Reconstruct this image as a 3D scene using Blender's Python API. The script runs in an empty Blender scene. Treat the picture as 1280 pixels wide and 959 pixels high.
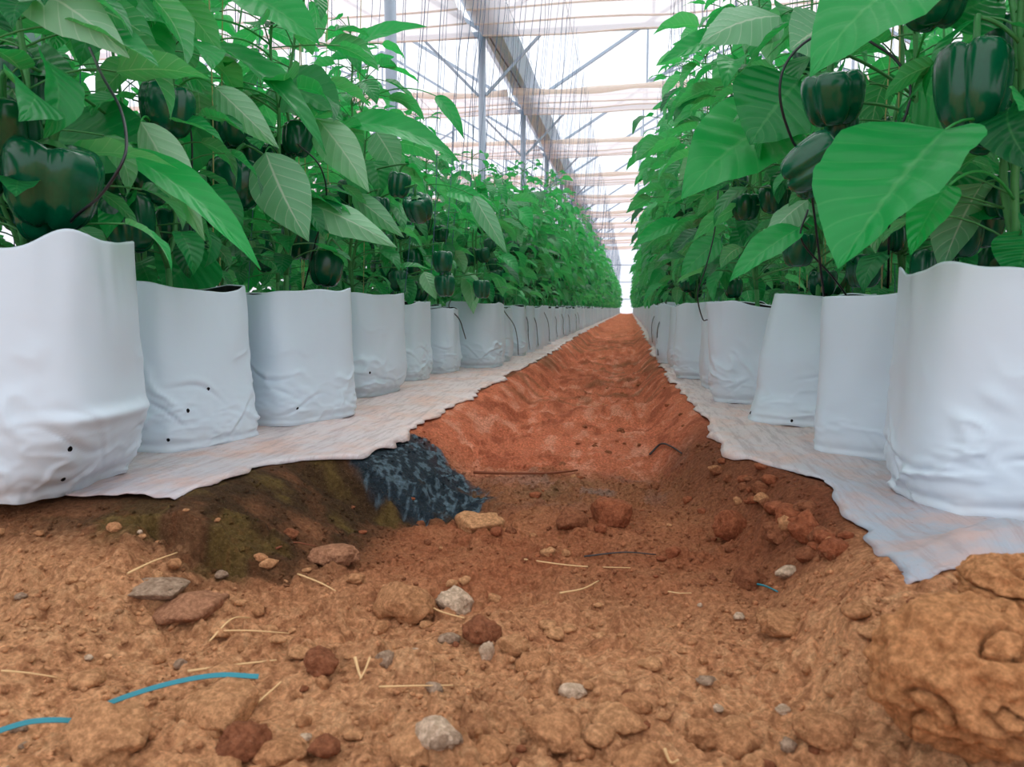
import bpy, math, random
import numpy as np
from mathutils import Vector, Matrix, Euler

C = bpy.context.scene.collection
R = math.radians
PI = math.pi
random.seed(7)
RNG = np.random.default_rng(11)

# ------------------------------------------------------------------ camera
F = 950.0
H = 0.285
THX = math.atan(93.5 / 950)
THZ = math.atan(147 * math.cos(THX) / 950)
cam_d = bpy.data.cameras.new('camera')
cam = bpy.data.objects.new('camera', cam_d)
C.objects.link(cam)
cam.location = (0, 0, H)
cam.rotation_euler = (PI / 2 - THX, 0, THZ)
cam_d.sensor_width = 36
cam_d.lens = F / 1280 * 36
cam_d.clip_start = 0.02
cam_d.clip_end = 300
cam_d.dof.use_dof = True
cam_d.dof.focus_distance = 1.9
cam_d.dof.aperture_fstop = 11
bpy.context.scene.camera = cam
CM = Matrix.LocRotScale(cam.location, cam.rotation_euler, None)
CMI = CM.inverted()


def ray(px, py):
    d = Vector((px - 640, -(py - 479.5), -F))
    return (CM.to_3x3() @ d).normalized()


def at(px, py, z=0.0):            # where a sight line meets the level z
    d = ray(px, py)
    t = (z - H) / d.z
    return cam.location + d * t


def aty(px, py, y):               # where a sight line meets the distance y
    d = ray(px, py)
    return cam.location + d * (y / d.y)


def proj(p):
    q = CMI @ Vector(p)
    return (640 + F * q.x / -q.z, 479.5 - F * q.y / -q.z)


# ------------------------------------------------------------------ noise
def _hash(ix, iy, iz, seed):
    h = (ix.astype(np.int64) * 374761393 + iy.astype(np.int64) * 668265263 + iz.astype(np.int64) * 2147483647 + seed * 974634777) & 0xFFFFFFFF
    h = ((h ^ (h >> 13)) * 1274126177) & 0xFFFFFFFF
    h = (h ^ (h >> 16)) & 0xFFFFFFFF
    h = (h * 2246822519) & 0xFFFFFFFF
    h ^= (h >> 15)
    return (h & 0xFFFFFF) / float(0xFFFFFF)


def noise(x, y, z=None, seed=0):
    x = np.asarray(x, float); y = np.asarray(y, float)
    z = np.zeros_like(x) if z is None else np.asarray(z, float)
    ix = np.floor(x); iy = np.floor(y); iz = np.floor(z)
    fx = x - ix; fy = y - iy; fz = z - iz
    fx = fx * fx * (3 - 2 * fx); fy = fy * fy * (3 - 2 * fy); fz = fz * fz * (3 - 2 * fz)
    out = 0
    for a in (0, 1):
        for b in (0, 1):
            for c in (0, 1):
                w = (fx if a else 1 - fx) * (fy if b else 1 - fy) * (fz if c else 1 - fz)
                out = out + w * _hash(ix + a, iy + b, iz + c, seed)
    return out * 2 - 1


def fbm(x, y, z=None, seed=0, octaves=4, gain=.5):
    a = 1.0; s = 0; t = 0
    for k in range(octaves):
        s = s + a * noise(x * 2 ** k, y * 2 ** k, None if z is None else z * 2 ** k, seed + k * 17)
        t += a; a *= gain
    return s / t


def lumps(x, y, cell, seed, rmin=.3, rmax=.62, fill=.8):
    """rounded grains scattered on a jittered grid, height in units of the cell"""
    X = x / cell; Y = y / cell
    ix = np.floor(X); iy = np.floor(Y)
    best = np.zeros_like(X)
    for a in (-1, 0, 1):
        for b in (-1, 0, 1):
            cx = ix + a; cy = iy + b; zz = np.zeros_like(cx)
            jx = cx + .15 + .7 * _hash(cx, cy, zz, seed)
            jy = cy + .15 + .7 * _hash(cx, cy, zz, seed + 1)
            rr = rmin + (rmax - rmin) * _hash(cx, cy, zz, seed + 2)
            on = _hash(cx, cy, zz, seed + 3) < fill
            dx = X - jx; dy = (Y - jy)
            an = _hash(cx, cy, zz, seed + 4) * PI
            ux = dx * np.cos(an) + dy * np.sin(an); uy = (-dx * np.sin(an) + dy * np.cos(an)) * 1.35
            d2 = ux * ux + uy * uy
            hgt = np.sqrt(np.clip(rr * rr - d2, 0, None)) * on
            best = np.maximum(best, hgt)
    return best


def sstep(a, b, x):
    t = np.clip((x - a) / (b - a), 0, 1)
    return t * t * (3 - 2 * t)


# ------------------------------------------------------------------ mesh tools
class MB:
    def __init__(s):
        s.v = []; s.q = []; s.t = []; s.a = []; s.n = 0

    def add(s, v, q=None, t=None, attr=None):
        v = np.asarray(v, float).reshape(-1, 3)
        s.v.append(v)
        if q is not None and len(q): s.q.append(np.asarray(q, int).reshape(-1, 4) + s.n)
        if t is not None and len(t): s.t.append(np.asarray(t, int).reshape(-1, 3) + s.n)
        s.a.append(np.zeros((len(v), 3)) if attr is None else np.asarray(attr, float))
        s.n += len(v)

    def mesh(s, name, smooth=True, mat=None, col=None):
        me = bpy.data.meshes.new(name)
        V = np.concatenate(s.v)
        Q = np.concatenate(s.q) if s.q else np.zeros((0, 4), int)
        T = np.concatenate(s.t) if s.t else np.zeros((0, 3), int)
        me.vertices.add(len(V)); me.vertices.foreach_set('co', V.astype(np.float32).ravel())
        li = np.concatenate([Q.ravel(), T.ravel()])
        me.loops.add(len(li)); me.loops.foreach_set('vertex_index', li.astype(np.int32))
        ls = np.concatenate([np.arange(len(Q)) * 4, len(Q) * 4 + np.arange(len(T)) * 3])
        me.polygons.add(len(ls)); me.polygons.foreach_set('loop_start', ls.astype(np.int32))
        me.polygons.foreach_set('use_smooth', np.full(len(ls), smooth))
        A = np.concatenate(s.a)
        at_ = me.attributes.new('luv', 'FLOAT_VECTOR', 'POINT')
        at_.data.foreach_set('vector', A.astype(np.float32).ravel())
        if col is not None:
            c_ = me.attributes.new('tint', 'FLOAT_COLOR', 'POINT')
            c_.data.foreach_set('color', col.astype(np.float32).ravel())
        me.update(calc_edges=True)
        me.validate()
        if mat: me.materials.append(mat)
        return me


def grid_quads(nr, nc, close=False):
    r = np.arange(nr - 1)[:, None]; c = np.arange(nc if close else nc - 1)[None, :]
    c2 = (c + 1) % nc
    return np.stack([r * nc + c, r * nc + c2, (r + 1) * nc + c2, (r + 1) * nc + c], -1).reshape(-1, 4)


def tube(mb, pts, rad, seg=6, attr=(0, 0, .5), caps=True):
    P = np.asarray([tuple(p) for p in pts], float); n = len(P)
    rad = np.full(n, rad) if np.isscalar(rad) else np.asarray(rad, float)
    T = np.gradient(P, axis=0); T /= np.linalg.norm(T, axis=1)[:, None] + 1e-12
    ref = np.array([0, 0, 1.0]) if abs(T[0][2]) < .9 else np.array([1.0, 0, 0])
    N = np.cross(T[0], ref); N /= np.linalg.norm(N)
    V = np.zeros((n, seg, 3)); ang = np.arange(seg) * 2 * PI / seg
    for i in range(n):
        N = N - T[i] * np.dot(N, T[i]); N /= np.linalg.norm(N) + 1e-12
        B = np.cross(T[i], N)
        V[i] = P[i] + rad[i] * (np.cos(ang)[:, None] * N + np.sin(ang)[:, None] * B)
    q = grid_quads(n, seg, True)
    v = V.reshape(-1, 3); t = []
    if caps:
        v = np.vstack([v, P[0], P[-1]]); a0 = n * seg; a1 = a0 + 1
        for k in range(seg):
            t.append((a0, (k + 1) % seg, k)); t.append((a1, (n - 1) * seg + k, (n - 1) * seg + (k + 1) % seg))
    mb.add(v, q, t, np.tile(attr, (len(v), 1)))


def bez(p0, p1, p2, n=10):
    p0, p1, p2 = (np.array(tuple(p), float) for p in (p0, p1, p2))
    t = np.linspace(0, 1, n)[:, None]
    return (1 - t) ** 2 * p0 + 2 * t * (1 - t) * p1 + t * t * p2


def spline(pts, n=8):
    P = [np.array(tuple(p), float) for p in pts]
    P = [2 * P[0] - P[1]] + P + [2 * P[-1] - P[-2]]
    out = []
    for i in range(1, len(P) - 2):
        a, b, c, d = P[i - 1:i + 3]
        for k in range(n):
            t = k / n
            out.append(.5 * (2 * b + (c - a) * t + (2 * a - 5 * b + 4 * c - d) * t * t + (3 * b - a - 3 * c + d) * t ** 3))
    out.append(P[-2])
    return np.array(out)


def box(mb, lo, hi, attr=(0, 0, .5)):
    (a, b, c), (d, e, f) = lo, hi
    v = [(a, b, c), (d, b, c), (d, e, c), (a, e, c), (a, b, f), (d, b, f), (d, e, f), (a, e, f)]
    q = [(0, 3, 2, 1), (4, 5, 6, 7), (0, 1, 5, 4), (1, 2, 6, 5), (2, 3, 7, 6), (3, 0, 4, 7)]
    mb.add(v, q, None, np.tile(attr, (8, 1)))


def bar(mb, p, q_, w, h=None):
    h = h or w
    p = np.array(p, float); q_ = np.array(q_, float); d = q_ - p; L = np.linalg.norm(d); d /= L
    ref = np.array([0, 1.0, 0]) if abs(d[1]) < .9 else np.array([0, 0, 1.0])
    n = np.cross(d, ref); n /= np.linalg.norm(n); b = np.cross(d, n)
    v = []
    for e in (p, q_):
        for s1, s2 in ((-1, -1), (1, -1), (1, 1), (-1, 1)):
            v.append(e + n * s1 * h / 2 + b * s2 * w / 2)
    mb.add(v, [(3, 2, 1, 0), (4, 5, 6, 7), (0, 1, 5, 4), (1, 2, 6, 5), (2, 3, 7, 6), (3, 0, 4, 7)])


def link(name, me, parent=None, loc=None):
    o = bpy.data.objects.new(name, me)
    C.objects.link(o)
    if parent: o.parent = parent
    if loc is not None: o.location = loc
    return o


def empty(name, loc=(0, 0, 0), rz=0):
    o = bpy.data.objects.new(name, None)
    o.empty_display_size = .05
    C.objects.link(o)
    o.location = loc; o.rotation_euler = (0, 0, rz)
    return o


def tag(o, label=None, cat=None, group=None, kind=None):
    if label: o['label'] = label
    if cat: o['category'] = cat
    if group: o['group'] = group
    if kind: o['kind'] = kind
    return o


def copy_tree(o, parent=None):
    c = o.copy(); C.objects.link(c)
    if parent: c.parent = parent
    for ch in list(o.children):
        copy_tree(ch, c)
    return c


# ------------------------------------------------------------------ materials
def lin(r, g, b):
    f = lambda c: (c / 255 / 12.92) if c / 255 <= .04045 else ((c / 255 + .055) / 1.055) ** 2.4
    return (f(r), f(g), f(b), 1)


class NT:
    def __init__(s, name):
        s.m = bpy.data.materials.new(name); s.m.use_nodes = True
        s.t = s.m.node_tree; s.t.nodes.clear()
        s.out = s.n('ShaderNodeOutputMaterial')

    def n(s, typ, **kw):
        nd = s.t.nodes.new(typ)
        for k, v in kw.items():
            if k.startswith('i_'):
                nd.inputs[k[2:].replace('_', ' ')].default_value = v
            else:
                setattr(nd, k, v)
        return nd

    def l(s, a, b): s.t.links.new(a, b)

    def val(s, x, sock):
        if isinstance(x, (int, float)): sock.default_value = x
        elif isinstance(x, (tuple, list)): sock.default_value = x
        else: s.l(x, sock)

    def math(s, op, a, b=0.0, c=None, clamp=False):
        nd = s.n('ShaderNodeMath', operation=op, use_clamp=clamp)
        s.val(a, nd.inputs[0]); s.val(b, nd.inputs[1])
        if c is not None: s.val(c, nd.inputs[2])
        return nd.outputs[0]

    def mix(s, f, a, b, blend='MIX'):
        nd = s.n('ShaderNodeMix', data_type='RGBA', blend_type=blend)
        s.val(f, nd.inputs[0]); s.val(a, nd.inputs[6]); s.val(b, nd.inputs[7])
        return nd.outputs[2]

    def noise(s, scale, detail=3, rough=.55, vec=None):
        nd = s.n('ShaderNodeTexNoise'); nd.inputs['Scale'].default_value = scale
        nd.inputs['Detail'].default_value = detail; nd.inputs['Roughness'].default_value = rough
        if vec is not None: s.l(vec, nd.inputs['Vector'])
        return nd.outputs['Fac']

    def ramp(s, f, a, b):
        nd = s.n('ShaderNodeMapRange', interpolation_type='SMOOTHSTEP')
        s.val(f, nd.inputs[0]); nd.inputs[1].default_value = a; nd.inputs[2].default_value = b
        return nd.outputs[0]

    def coord(s, k='Object'):
        return s.n('ShaderNodeTexCoord').outputs[k]

    def mapping(s, vec, scale):
        nd = s.n('ShaderNodeMapping'); s.l(vec, nd.inputs[0]); nd.inputs['Scale'].default_value = scale
        return nd.outputs[0]

    def bsdf(s, color, rough=.5, spec=.5, **kw):
        b = s.n('ShaderNodeBsdfPrincipled')
        s.val(color, b.inputs['Base Color']); s.val(rough, b.inputs['Roughness'])
        s.val(spec, b.inputs['Specular IOR Level'])
        for k, v in kw.items(): s.val(v, b.inputs[k.replace('_', ' ')])
        return b

    def bump(s, h, dist, strength=1.0):
        nd = s.n('ShaderNodeBump'); s.l(h, nd.inputs['Height'])
        nd.inputs['Distance'].default_value = dist; nd.inputs['Strength'].default_value = strength
        return nd.outputs[0]

    def done(s, sh):
        s.l(sh, s.out.inputs[0]); return s.m


def attr(m, name='luv'):
    return m.n('ShaderNodeAttribute', attribute_name=name)


def simple(name, col, rough=.5, spec=.5, nscale=0, namt=.2, bump=0, metal=0):
    m = NT(name)
    c = col
    co = m.coord()
    if nscale:
        nz = m.noise(nscale, 4, .6, co)
        c = m.mix(nz, tuple(x * (1 - namt) for x in col[:3]) + (1,), tuple(min(1, x * (1 + namt)) for x in col[:3]) + (1,))
    b = m.bsdf(c, rough, spec, Metallic=metal)
    if bump: m.l(m.bump(m.noise(nscale * 3 or 50, 3, .6, co), bump), b.inputs['Normal'])
    return m.done(b.outputs[0])


def leaf_material():
    m = NT('pepper_leaf')
    a = attr(m)
    sx = m.n('ShaderNodeSeparateXYZ'); m.l(a.outputs['Vector'], sx.inputs[0])
    u, v, tone = sx.outputs
    av = m.math('ABSOLUTE', v)
    ph = m.math('SUBTRACT', m.math('MULTIPLY', u, 8.0), m.math('MULTIPLY', av, 1.5))
    cs = m.math('COSINE', m.math('MULTIPLY', ph, 2 * PI))
    lat = m.ramp(cs, .93, 1.0)
    mid = m.math('SUBTRACT', 1.0, m.ramp(av, .015, .06))
    vein = m.math('MAXIMUM', m.math('MULTIPLY', lat, .55), mid)
    co = m.coord()
    nz = m.noise(14, 3, .6, co)
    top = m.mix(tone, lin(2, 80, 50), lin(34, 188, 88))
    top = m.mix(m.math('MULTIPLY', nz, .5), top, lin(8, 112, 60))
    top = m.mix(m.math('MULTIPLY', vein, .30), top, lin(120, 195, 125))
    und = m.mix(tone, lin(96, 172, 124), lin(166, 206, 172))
    und = m.mix(m.math('MULTIPLY', vein, .8), und, lin(214, 230, 208))
    geo = m.n('ShaderNodeNewGeometry')
    col = m.mix(geo.outputs['Backfacing'], top, und)
    hgt = m.math('ADD', m.math('MULTIPLY', cs, -.5), m.math('MULTIPLY', m.noise(90, 2, .5, co), .4))
    bp = m.bump(hgt, .0012, .9)
    rough = m.math('ADD', .36, m.math('MULTIPLY', geo.outputs['Backfacing'], .25))
    b = m.bsdf(col, rough, .5); m.l(bp, b.inputs['Normal'])
    t = m.n('ShaderNodeBsdfTranslucent')
    m.l(m.mix(.3, m.mix(tone, lin(16, 156, 62), lin(40, 222, 92)), (0.02, .55, .12, 1)), t.inputs[0]); m.l(bp, t.inputs['Normal'])
    mx = m.n('ShaderNodeMixShader'); mx.inputs[0].default_value = .38
    m.l(b.outputs[0], mx.inputs[1]); m.l(t.outputs[0], mx.inputs[2])
    return m.done(mx.outputs[0])


def bag_material():
    m = NT('white_bag_plastic')
    co = m.coord()
    dirt = m.ramp(m.noise(9, 5, .65, co), .60, .80)
    sz = m.n('ShaderNodeSeparateXYZ'); m.l(co, sz.inputs[0])
    low = m.math('SUBTRACT', 1.0, m.ramp(sz.outputs[2], .0, .07))
    f = m.math('ADD', m.math('MULTIPLY', dirt, .10), m.math('MULTIPLY', m.math('MULTIPLY', low, m.noise(30, 4, .6, co)), .35))
    specks = m.ramp(m.noise(170, 2, .5, co), .80, .84)
    col = m.mix(f, lin(214, 230, 244), lin(200, 170, 145))
    col = m.mix(m.math('MULTIPLY', specks, .3), col, lin(140, 120, 105))
    b = m.bsdf(col, .32, .5)
    st = m.mapping(co, (3, 3, 8))
    h = m.math('ADD', m.math('MULTIPLY', m.noise(5, 4, .55, co), 1.0), m.math('MULTIPLY', m.noise(2.2, 3, .5, st), .35))
    m.l(m.bump(h, .006, .45), b.inputs['Normal'])
    t = m.n('ShaderNodeBsdfTranslucent'); t.inputs[0].default_value = lin(220, 228, 238)
    mx = m.n('ShaderNodeMixShader'); mx.inputs[0].default_value = .06
    m.l(b.outputs[0], mx.inputs[1]); m.l(t.outputs[0], mx.inputs[2])
    return m.done(mx.outputs[0])


def soil_material(tint=True, base=None, name='soil'):
    m = NT(name)
    co = m.n('ShaderNodeNewGeometry').outputs['Position']
    if tint:
        c = attr(m, 'tint').outputs['Color']
    else:
        c = base
    n0 = m.noise(38, 5, .65, co)
    n1 = m.noise(150, 6, .72, co)
    n2 = m.noise(620, 3, .65, co)
    c = m.mix(m.ramp(n1, .35, .7), m.mix(1.0, c, (.66, .60, .56, 1), 'MULTIPLY'), m.mix(1.0, c, (1.28, 1.28, 1.3, 1), 'MULTIPLY'))
    c = m.mix(m.math('MULTIPLY', m.ramp(n2, .62, .72), .35), c, lin(215, 180, 150))
    c = m.mix(m.math('MULTIPLY', m.ramp(n2, .30, .22), .5), c, lin(70, 38, 22))
    b = m.bsdf(c, .9, .15)
    h = m.math('ADD', m.math('ADD', m.math('MULTIPLY', n0, 1.2), n1), m.math('MULTIPLY', n2, .35))
    m.l(m.bump(h, .0065, 1.0), b.inputs['Normal'])
    return m.done(b.outputs[0])


def mulch_material():
    m = NT('mulch_plastic')
    co = m.coord()
    st = m.mapping(co, (30, 3.0, 3))
    streak = m.ramp(m.noise(2.5, 5, .7, st), .47, .62)
    dust = m.ramp(m.noise(6, 5, .7, co), .42, .66)
    g = attr(m, 'tint').outputs['Color']
    col = m.mix(m.math('MULTIPLY', dust, .5), g, lin(214, 158, 130))
    col = m.mix(m.math('MULTIPLY', streak, .5), col, lin(158, 138, 138))
    sp = m.ramp(m.noise(70, 4, .7, co), .66, .74)
    col = m.mix(m.math('MULTIPLY', sp, .75), col, lin(120, 70, 48))
    b = m.bsdf(col, .45, .4)
    m.l(m.bump(m.math('ADD', m.noise(2.5, 4, .6, st), m.noise(30, 3, .6, co)), .004, .6), b.inputs['Normal'])
    return m.done(b.outputs[0])


def film_material(name, opac, col):
    m = NT(name)
    tr = m.n('ShaderNodeBsdfTransparent'); tr.inputs[0].default_value = (.97, .98, 1, 1)
    tl = m.n('ShaderNodeBsdfTranslucent'); tl.inputs[0].default_value = col
    df = m.bsdf(col, .4, .4)
    a = m.n('ShaderNodeMixShader'); a.inputs[0].default_value = .4
    m.l(tl.outputs[0], a.inputs[1]); m.l(df.outputs[0], a.inputs[2])
    b = m.n('ShaderNodeMixShader'); b.inputs[0].default_value = opac
    m.l(tr.outputs[0], b.inputs[1]); m.l(a.outputs[0], b.inputs[2])
    return m.done(b.outputs[0])


M_LEAF = leaf_material()
M_BAG = bag_material()
M_LINER = simple('black_liner', lin(18, 20, 22), .4, .4)
M_SUB = simple('coir_substrate', lin(52, 36, 26), .95, .1, 60, .5, .004)
M_STEM = simple('green_stem', lin(70, 140, 78), .45, .4, 30, .25, .001)
M_FRUIT = simple('green_pepper_skin', lin(2, 84, 56), .2, .5, 12, .25)
M_STALK = simple('pepper_stalk', lin(46, 120, 60), .4, .4, 60, .2)
M_SOIL = soil_material()
M_CLOD = {
    'tan': soil_material(False, lin(205, 148, 104), 'clod_tan'),
    'red': soil_material(False, lin(170, 100, 68), 'clod_red'),
    'orange': soil_material(False, lin(216, 160, 114), 'clod_orange'),
    'dark': soil_material(False, lin(156, 98, 68), 'clod_dark'),
    'grey': soil_material(False, lin(184, 156, 132), 'stone_grey'),
    'white': soil_material(False, lin(228, 200, 172), 'stone_white'),
    'mauve': soil_material(False, lin(184, 132, 100), 'stone_mauve'),
    'gold': soil_material(False, lin(216, 154, 104), 'clod_gold'),
}
M_MULCH = mulch_material()
M_STEEL = simple('galvanised_steel', lin(168, 182, 196), .4, .5, 8, .1, metal=.3)
M_GUTTER = simple('gutter_steel', lin(205, 226, 246), .45, .5, 3, .06)
M_STRING = simple('silhouette_twine', lin(92, 116, 144), .8, .2)  # twine's dark silhouette against the bright roof is put into its colour
M_TWINE = simple('beige_twine', lin(178, 170, 120), .85, .2, 200, .3)
M_WIRE = simple('wire', lin(90, 100, 110), .5, .4)
M_TUBE = simple('black_drip_tube', lin(24, 30, 38), .35, .5)
M_FILM = film_material('roof_film', .35, (.92, .94, .97, 1))
M_WALL = film_material('wall_film', .55, (.86, .86, .92, 1))
M_CURT = film_material('curtain_cloth', .72, lin(246, 238, 240))
M_ROLL = film_material('curtain_roll', .75, lin(246, 234, 222))
M_STRAW = simple('straw', lin(220, 180, 130), .7, .3, 80, .2)
M_TWIG = simple('brown_twig', lin(130, 74, 52), .8, .2, 80, .3)
M_DTWIG = simple('grey_twig', lin(70, 66, 66), .8, .2, 80, .3)
M_BLUE = simple('blue_strap', lin(40, 128, 142), .5, .4, 60, .15)
M_HOLE = simple('drain_hole', lin(14, 14, 16), .9, .1)

# ------------------------------------------------------------------ the ground
def edge_table(pts):
    w = [at(*p) for p in pts]
    w.sort(key=lambda q: q.y)
    return np.array([q.y for q in w]), np.array([q.x for q in w])


LY, LX = edge_table([(125, 640), (200, 640), (250, 622), (345, 580), (440, 574), (482, 556), (520, 530), (600, 490), (672, 452), (690, 440), (722, 420), (748, 406)])
RY, RX = edge_table([(1110, 715), (1060, 655), (1030, 622), (1000, 600), (950, 580), (920, 568), (880, 535), (868, 510), (842, 480), (832, 470), (822, 450), (812, 430)])


def rag(y, s):
    return .020 * noise(y * 3.1, y * 0, seed=s) + .014 * noise(y * 9, y * 0, seed=s + 1) + .008 * noise(y * 28, y * 0, seed=s + 2)


def edgeL(y):
    return np.interp(y, LY, LX) + rag(y, 5)


def edgeR(y):
    return np.interp(y, RY, RX) + rag(y, 15)


MOUNDS = []   # (x, y, rx, ry, height)


def mound(px, py, z, rpx, h, asp=1.0):
    p = at(px, py, z)
    k = (p - cam.location).length / F
    MOUNDS.append((p.x, p.y, rpx * k, rpx * k * asp, h))


mound(1225, 830, -.04, 120, .070, 1.1)
mound(1265, 735, -.02, 70, .045, 1.0)
mound(310, 640, -.02, 120, .018, 1.5)
mound(990, 650, -.04, 60, .022, 1.3)
mound(430, 700, -.05, 60, .012, .8)
mound(450, 790, -.06, 60, .010, .8)


def ground_z(x, y, fine=True):
    x = np.asarray(x, float); y = np.asarray(y, float)
    el = np.interp(y, LY, LX) ; er = np.interp(y, RY, RX)
    far = sstep(8, 40, y)
    depth = .105 - .05 * far + .012 * noise(x * 0, y * 1.3, seed=3)
    # near the camera the beds give way to rough open soil
    nearL = 1 - sstep(.78, 1.02, y); nearR = 1 - sstep(.66, .88, y)
    wL = .20 - .06 * sstep(1.8, 3, y); wR = .15
    a = sstep(0, wL, x - (el - .01)); b = sstep(0, wR, (er + .01) - x)
    tr = np.minimum(a, b)
    shelf = np.maximum(nearL * (x < (el + er) / 2), nearR * (x >= (el + er) / 2))
    z = -depth * np.maximum(tr, shelf * .75)
    z = z + .018 * fbm(x * 3.5, y * 3.5, seed=21, octaves=3) * np.maximum(tr, shelf)
    rid = sstep(1.6, 2.4, y) * tr * (1 - .5 * far)
    z = z + rid * .016 * noise(x * 2.5, y * 7, seed=44) + rid * .016 * np.abs(noise(x * 6, y * 14, seed=45))
    for (mx, my, rx, ry, h) in MOUNDS:
        d = ((x - mx) / rx) ** 2 + ((y - my) / ry) ** 2
        z = z + h * np.exp(-d * 1.2) * (1 + .25 * fbm(x * 25, y * 25, seed=33, octaves=3))
    if fine:
        act = np.clip(np.maximum(tr * 1.3, shelf) + .12, 0, 1)
        nearf = 1 - sstep(1.3, 4.0, y) * .35
        z = z + act * (.014 * fbm(x * 14, y * 14, seed=61, octaves=4))
        m1 = .45 + .55 * sstep(-.2, .4, noise(x * 5, y * 5, seed=71))
        smooth = 1 - .75 * sstep(.1, -.25, (y - 1.25)) * 0
        jx = x + .006 * noise(x * 60, y * 60, seed=2) + .003 * noise(x * 150, y * 150, seed=6); jy = y + .006 * noise(x * 60, y * 60, seed=4)
        z = z + act * nearf * m1 * .026 * lumps(jx, jy, .034, 81, .2, .55, .6)
        z = z + act * (1 - sstep(.75, 1.2, y)) * .030 * lumps(jx + .3, jy, .062, 85, .2, .5, .5)
        z = z + act * sstep(1.6, 2.6, y) * .018 * lumps(jx * .8, jy * .55 + .1, .05, 87, .2, .6, .55)
        z = z + act * sstep(1.6, 3, y) * (.026 * np.abs(fbm(x * 7, y * 4, seed=66, octaves=4)))
        z = z + act * m1 * .55 * .014 * lumps(x, y + .004 * noise(x * 80, y * 80, seed=9), .013, 91, .25, .6, .75)
        z = z + act * .5 * .006 * lumps(x, y, .0062, 95, .25, .6, .75)
        z = z + act * .003 * fbm(x * 120, y * 120, seed=63, octaves=2)
    return z


def gz(x, y):
    return float(ground_z(np.array([x]), np.array([y]))[0])


def soil_colour(x, y, z):
    tan = np.array(lin(222, 164, 118)[:3]); brown = np.array(lin(172, 106, 72)[:3])
    red = np.array(lin(214, 124, 90)[:3]); dark = np.array(lin(74, 54, 34)[:3])
    olive = np.array(lin(112, 92, 48)[:3]); black = np.array(lin(42, 56, 66)[:3]); grey = np.array(lin(140, 122, 112)[:3])
    mixc = lambda c, d, f: c * (1 - f[:, None]) + d * f[:, None]
    n = fbm(x * 5, y * 5, seed=101, octaves=4); n2 = fbm(x * 16, y * 16, seed=111, octaves=4)
    c = np.tile(tan, (len(x), 1))
    c = mixc(c, brown, np.clip(sstep(.70, 1.10, y + n * .16) * .9 + .25 * n2, 0, 1))
    c = mixc(c, red, sstep(1.45, 1.95, y + n * .2))
    el = np.interp(y, LY, LX); er = np.interp(y, RY, RX)
    # damp bank on the left, with moss
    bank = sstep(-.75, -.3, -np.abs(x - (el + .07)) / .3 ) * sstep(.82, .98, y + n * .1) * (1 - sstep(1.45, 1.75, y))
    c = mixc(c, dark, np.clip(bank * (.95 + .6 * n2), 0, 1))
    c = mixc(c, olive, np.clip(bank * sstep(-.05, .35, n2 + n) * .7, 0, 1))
    bed = (x < el) * 1.0
    c = mixc(c, dark, bed * .8 * sstep(.85, 1.0, y))
    rb = sstep(.2, .02, np.abs(x - er)) * sstep(.9, 1.1, y + .1 * n) * (1 - sstep(1.7, 2.1, y))
    c = mixc(c, np.array(lin(112, 62, 42)[:3]), rb * .7)
    # damp floor of the path where water has stood
    p = at(735, 600, -.09)
    d = ((x - p.x) / .24) ** 2 + ((y - p.y) / .17) ** 2
    c = mixc(c, np.array(lin(110, 90, 62)[:3]), np.exp(-d) * np.clip(.7 + n, 0, 1))
    c = mixc(c, grey, np.exp(-d * 1.5) * sstep(0, .35, n2) * .7)
    # black algae patch
    p = at(528, 588, -.05)
    d = ((x - p.x) / .125) ** 2 + ((y - p.y) / .19) ** 2 + n2 * 1.3 + n * .5
    c = mixc(c, black, sstep(1.25, .55, d))
    pth = sstep(1.5, 2.0, y)
    f1 = fbm(x * 22, y * 12, seed=160, octaves=4)
    c = mixc(c, np.array(lin(238, 168, 138)[:3]), sstep(.12, .45, f1) * pth * .65)
    c = mixc(c, np.array(lin(150, 74, 48)[:3]), sstep(-.1, -.4, f1) * pth * .6)
    mott = fbm(x * 120, y * 60, seed=150, octaves=3)
    c = mixc(c, np.array(lin(104, 128, 142)[:3]), sstep(.05, .35, mott) * sstep(1.2, .7, d) * .75)
    far = sstep(3, 14, y)
    c = mixc(c, np.array(lin(218, 132, 96)[:3]), far * .7)
    bl = sstep(.16, .04, np.abs(noise(x * 3, y * 5, seed=123)))
    c = mixc(c, np.array(lin(110, 88, 60)[:3]), bl * .5 * sstep(2.2, 3.5, y) * (1 - sstep(9, 14, y)))
    lump = fbm(x * 110, y * 110, seed=140, octaves=3); keep = 1 - sstep(.9, .5, d)
    c = mixc(c, np.array(lin(228, 178, 132)[:3]), sstep(.10, .5, lump) * .6 * keep * (1 - sstep(.75, 1.0, y)))
    c = mixc(c, np.array(lin(128, 72, 44)[:3]), sstep(-.12, -.5, lump) * .5 * keep * (1 - sstep(.8, 1.1, y)))
    return np.clip(c * (1 + .16 * n[:, None]), 0, 1)


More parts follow.
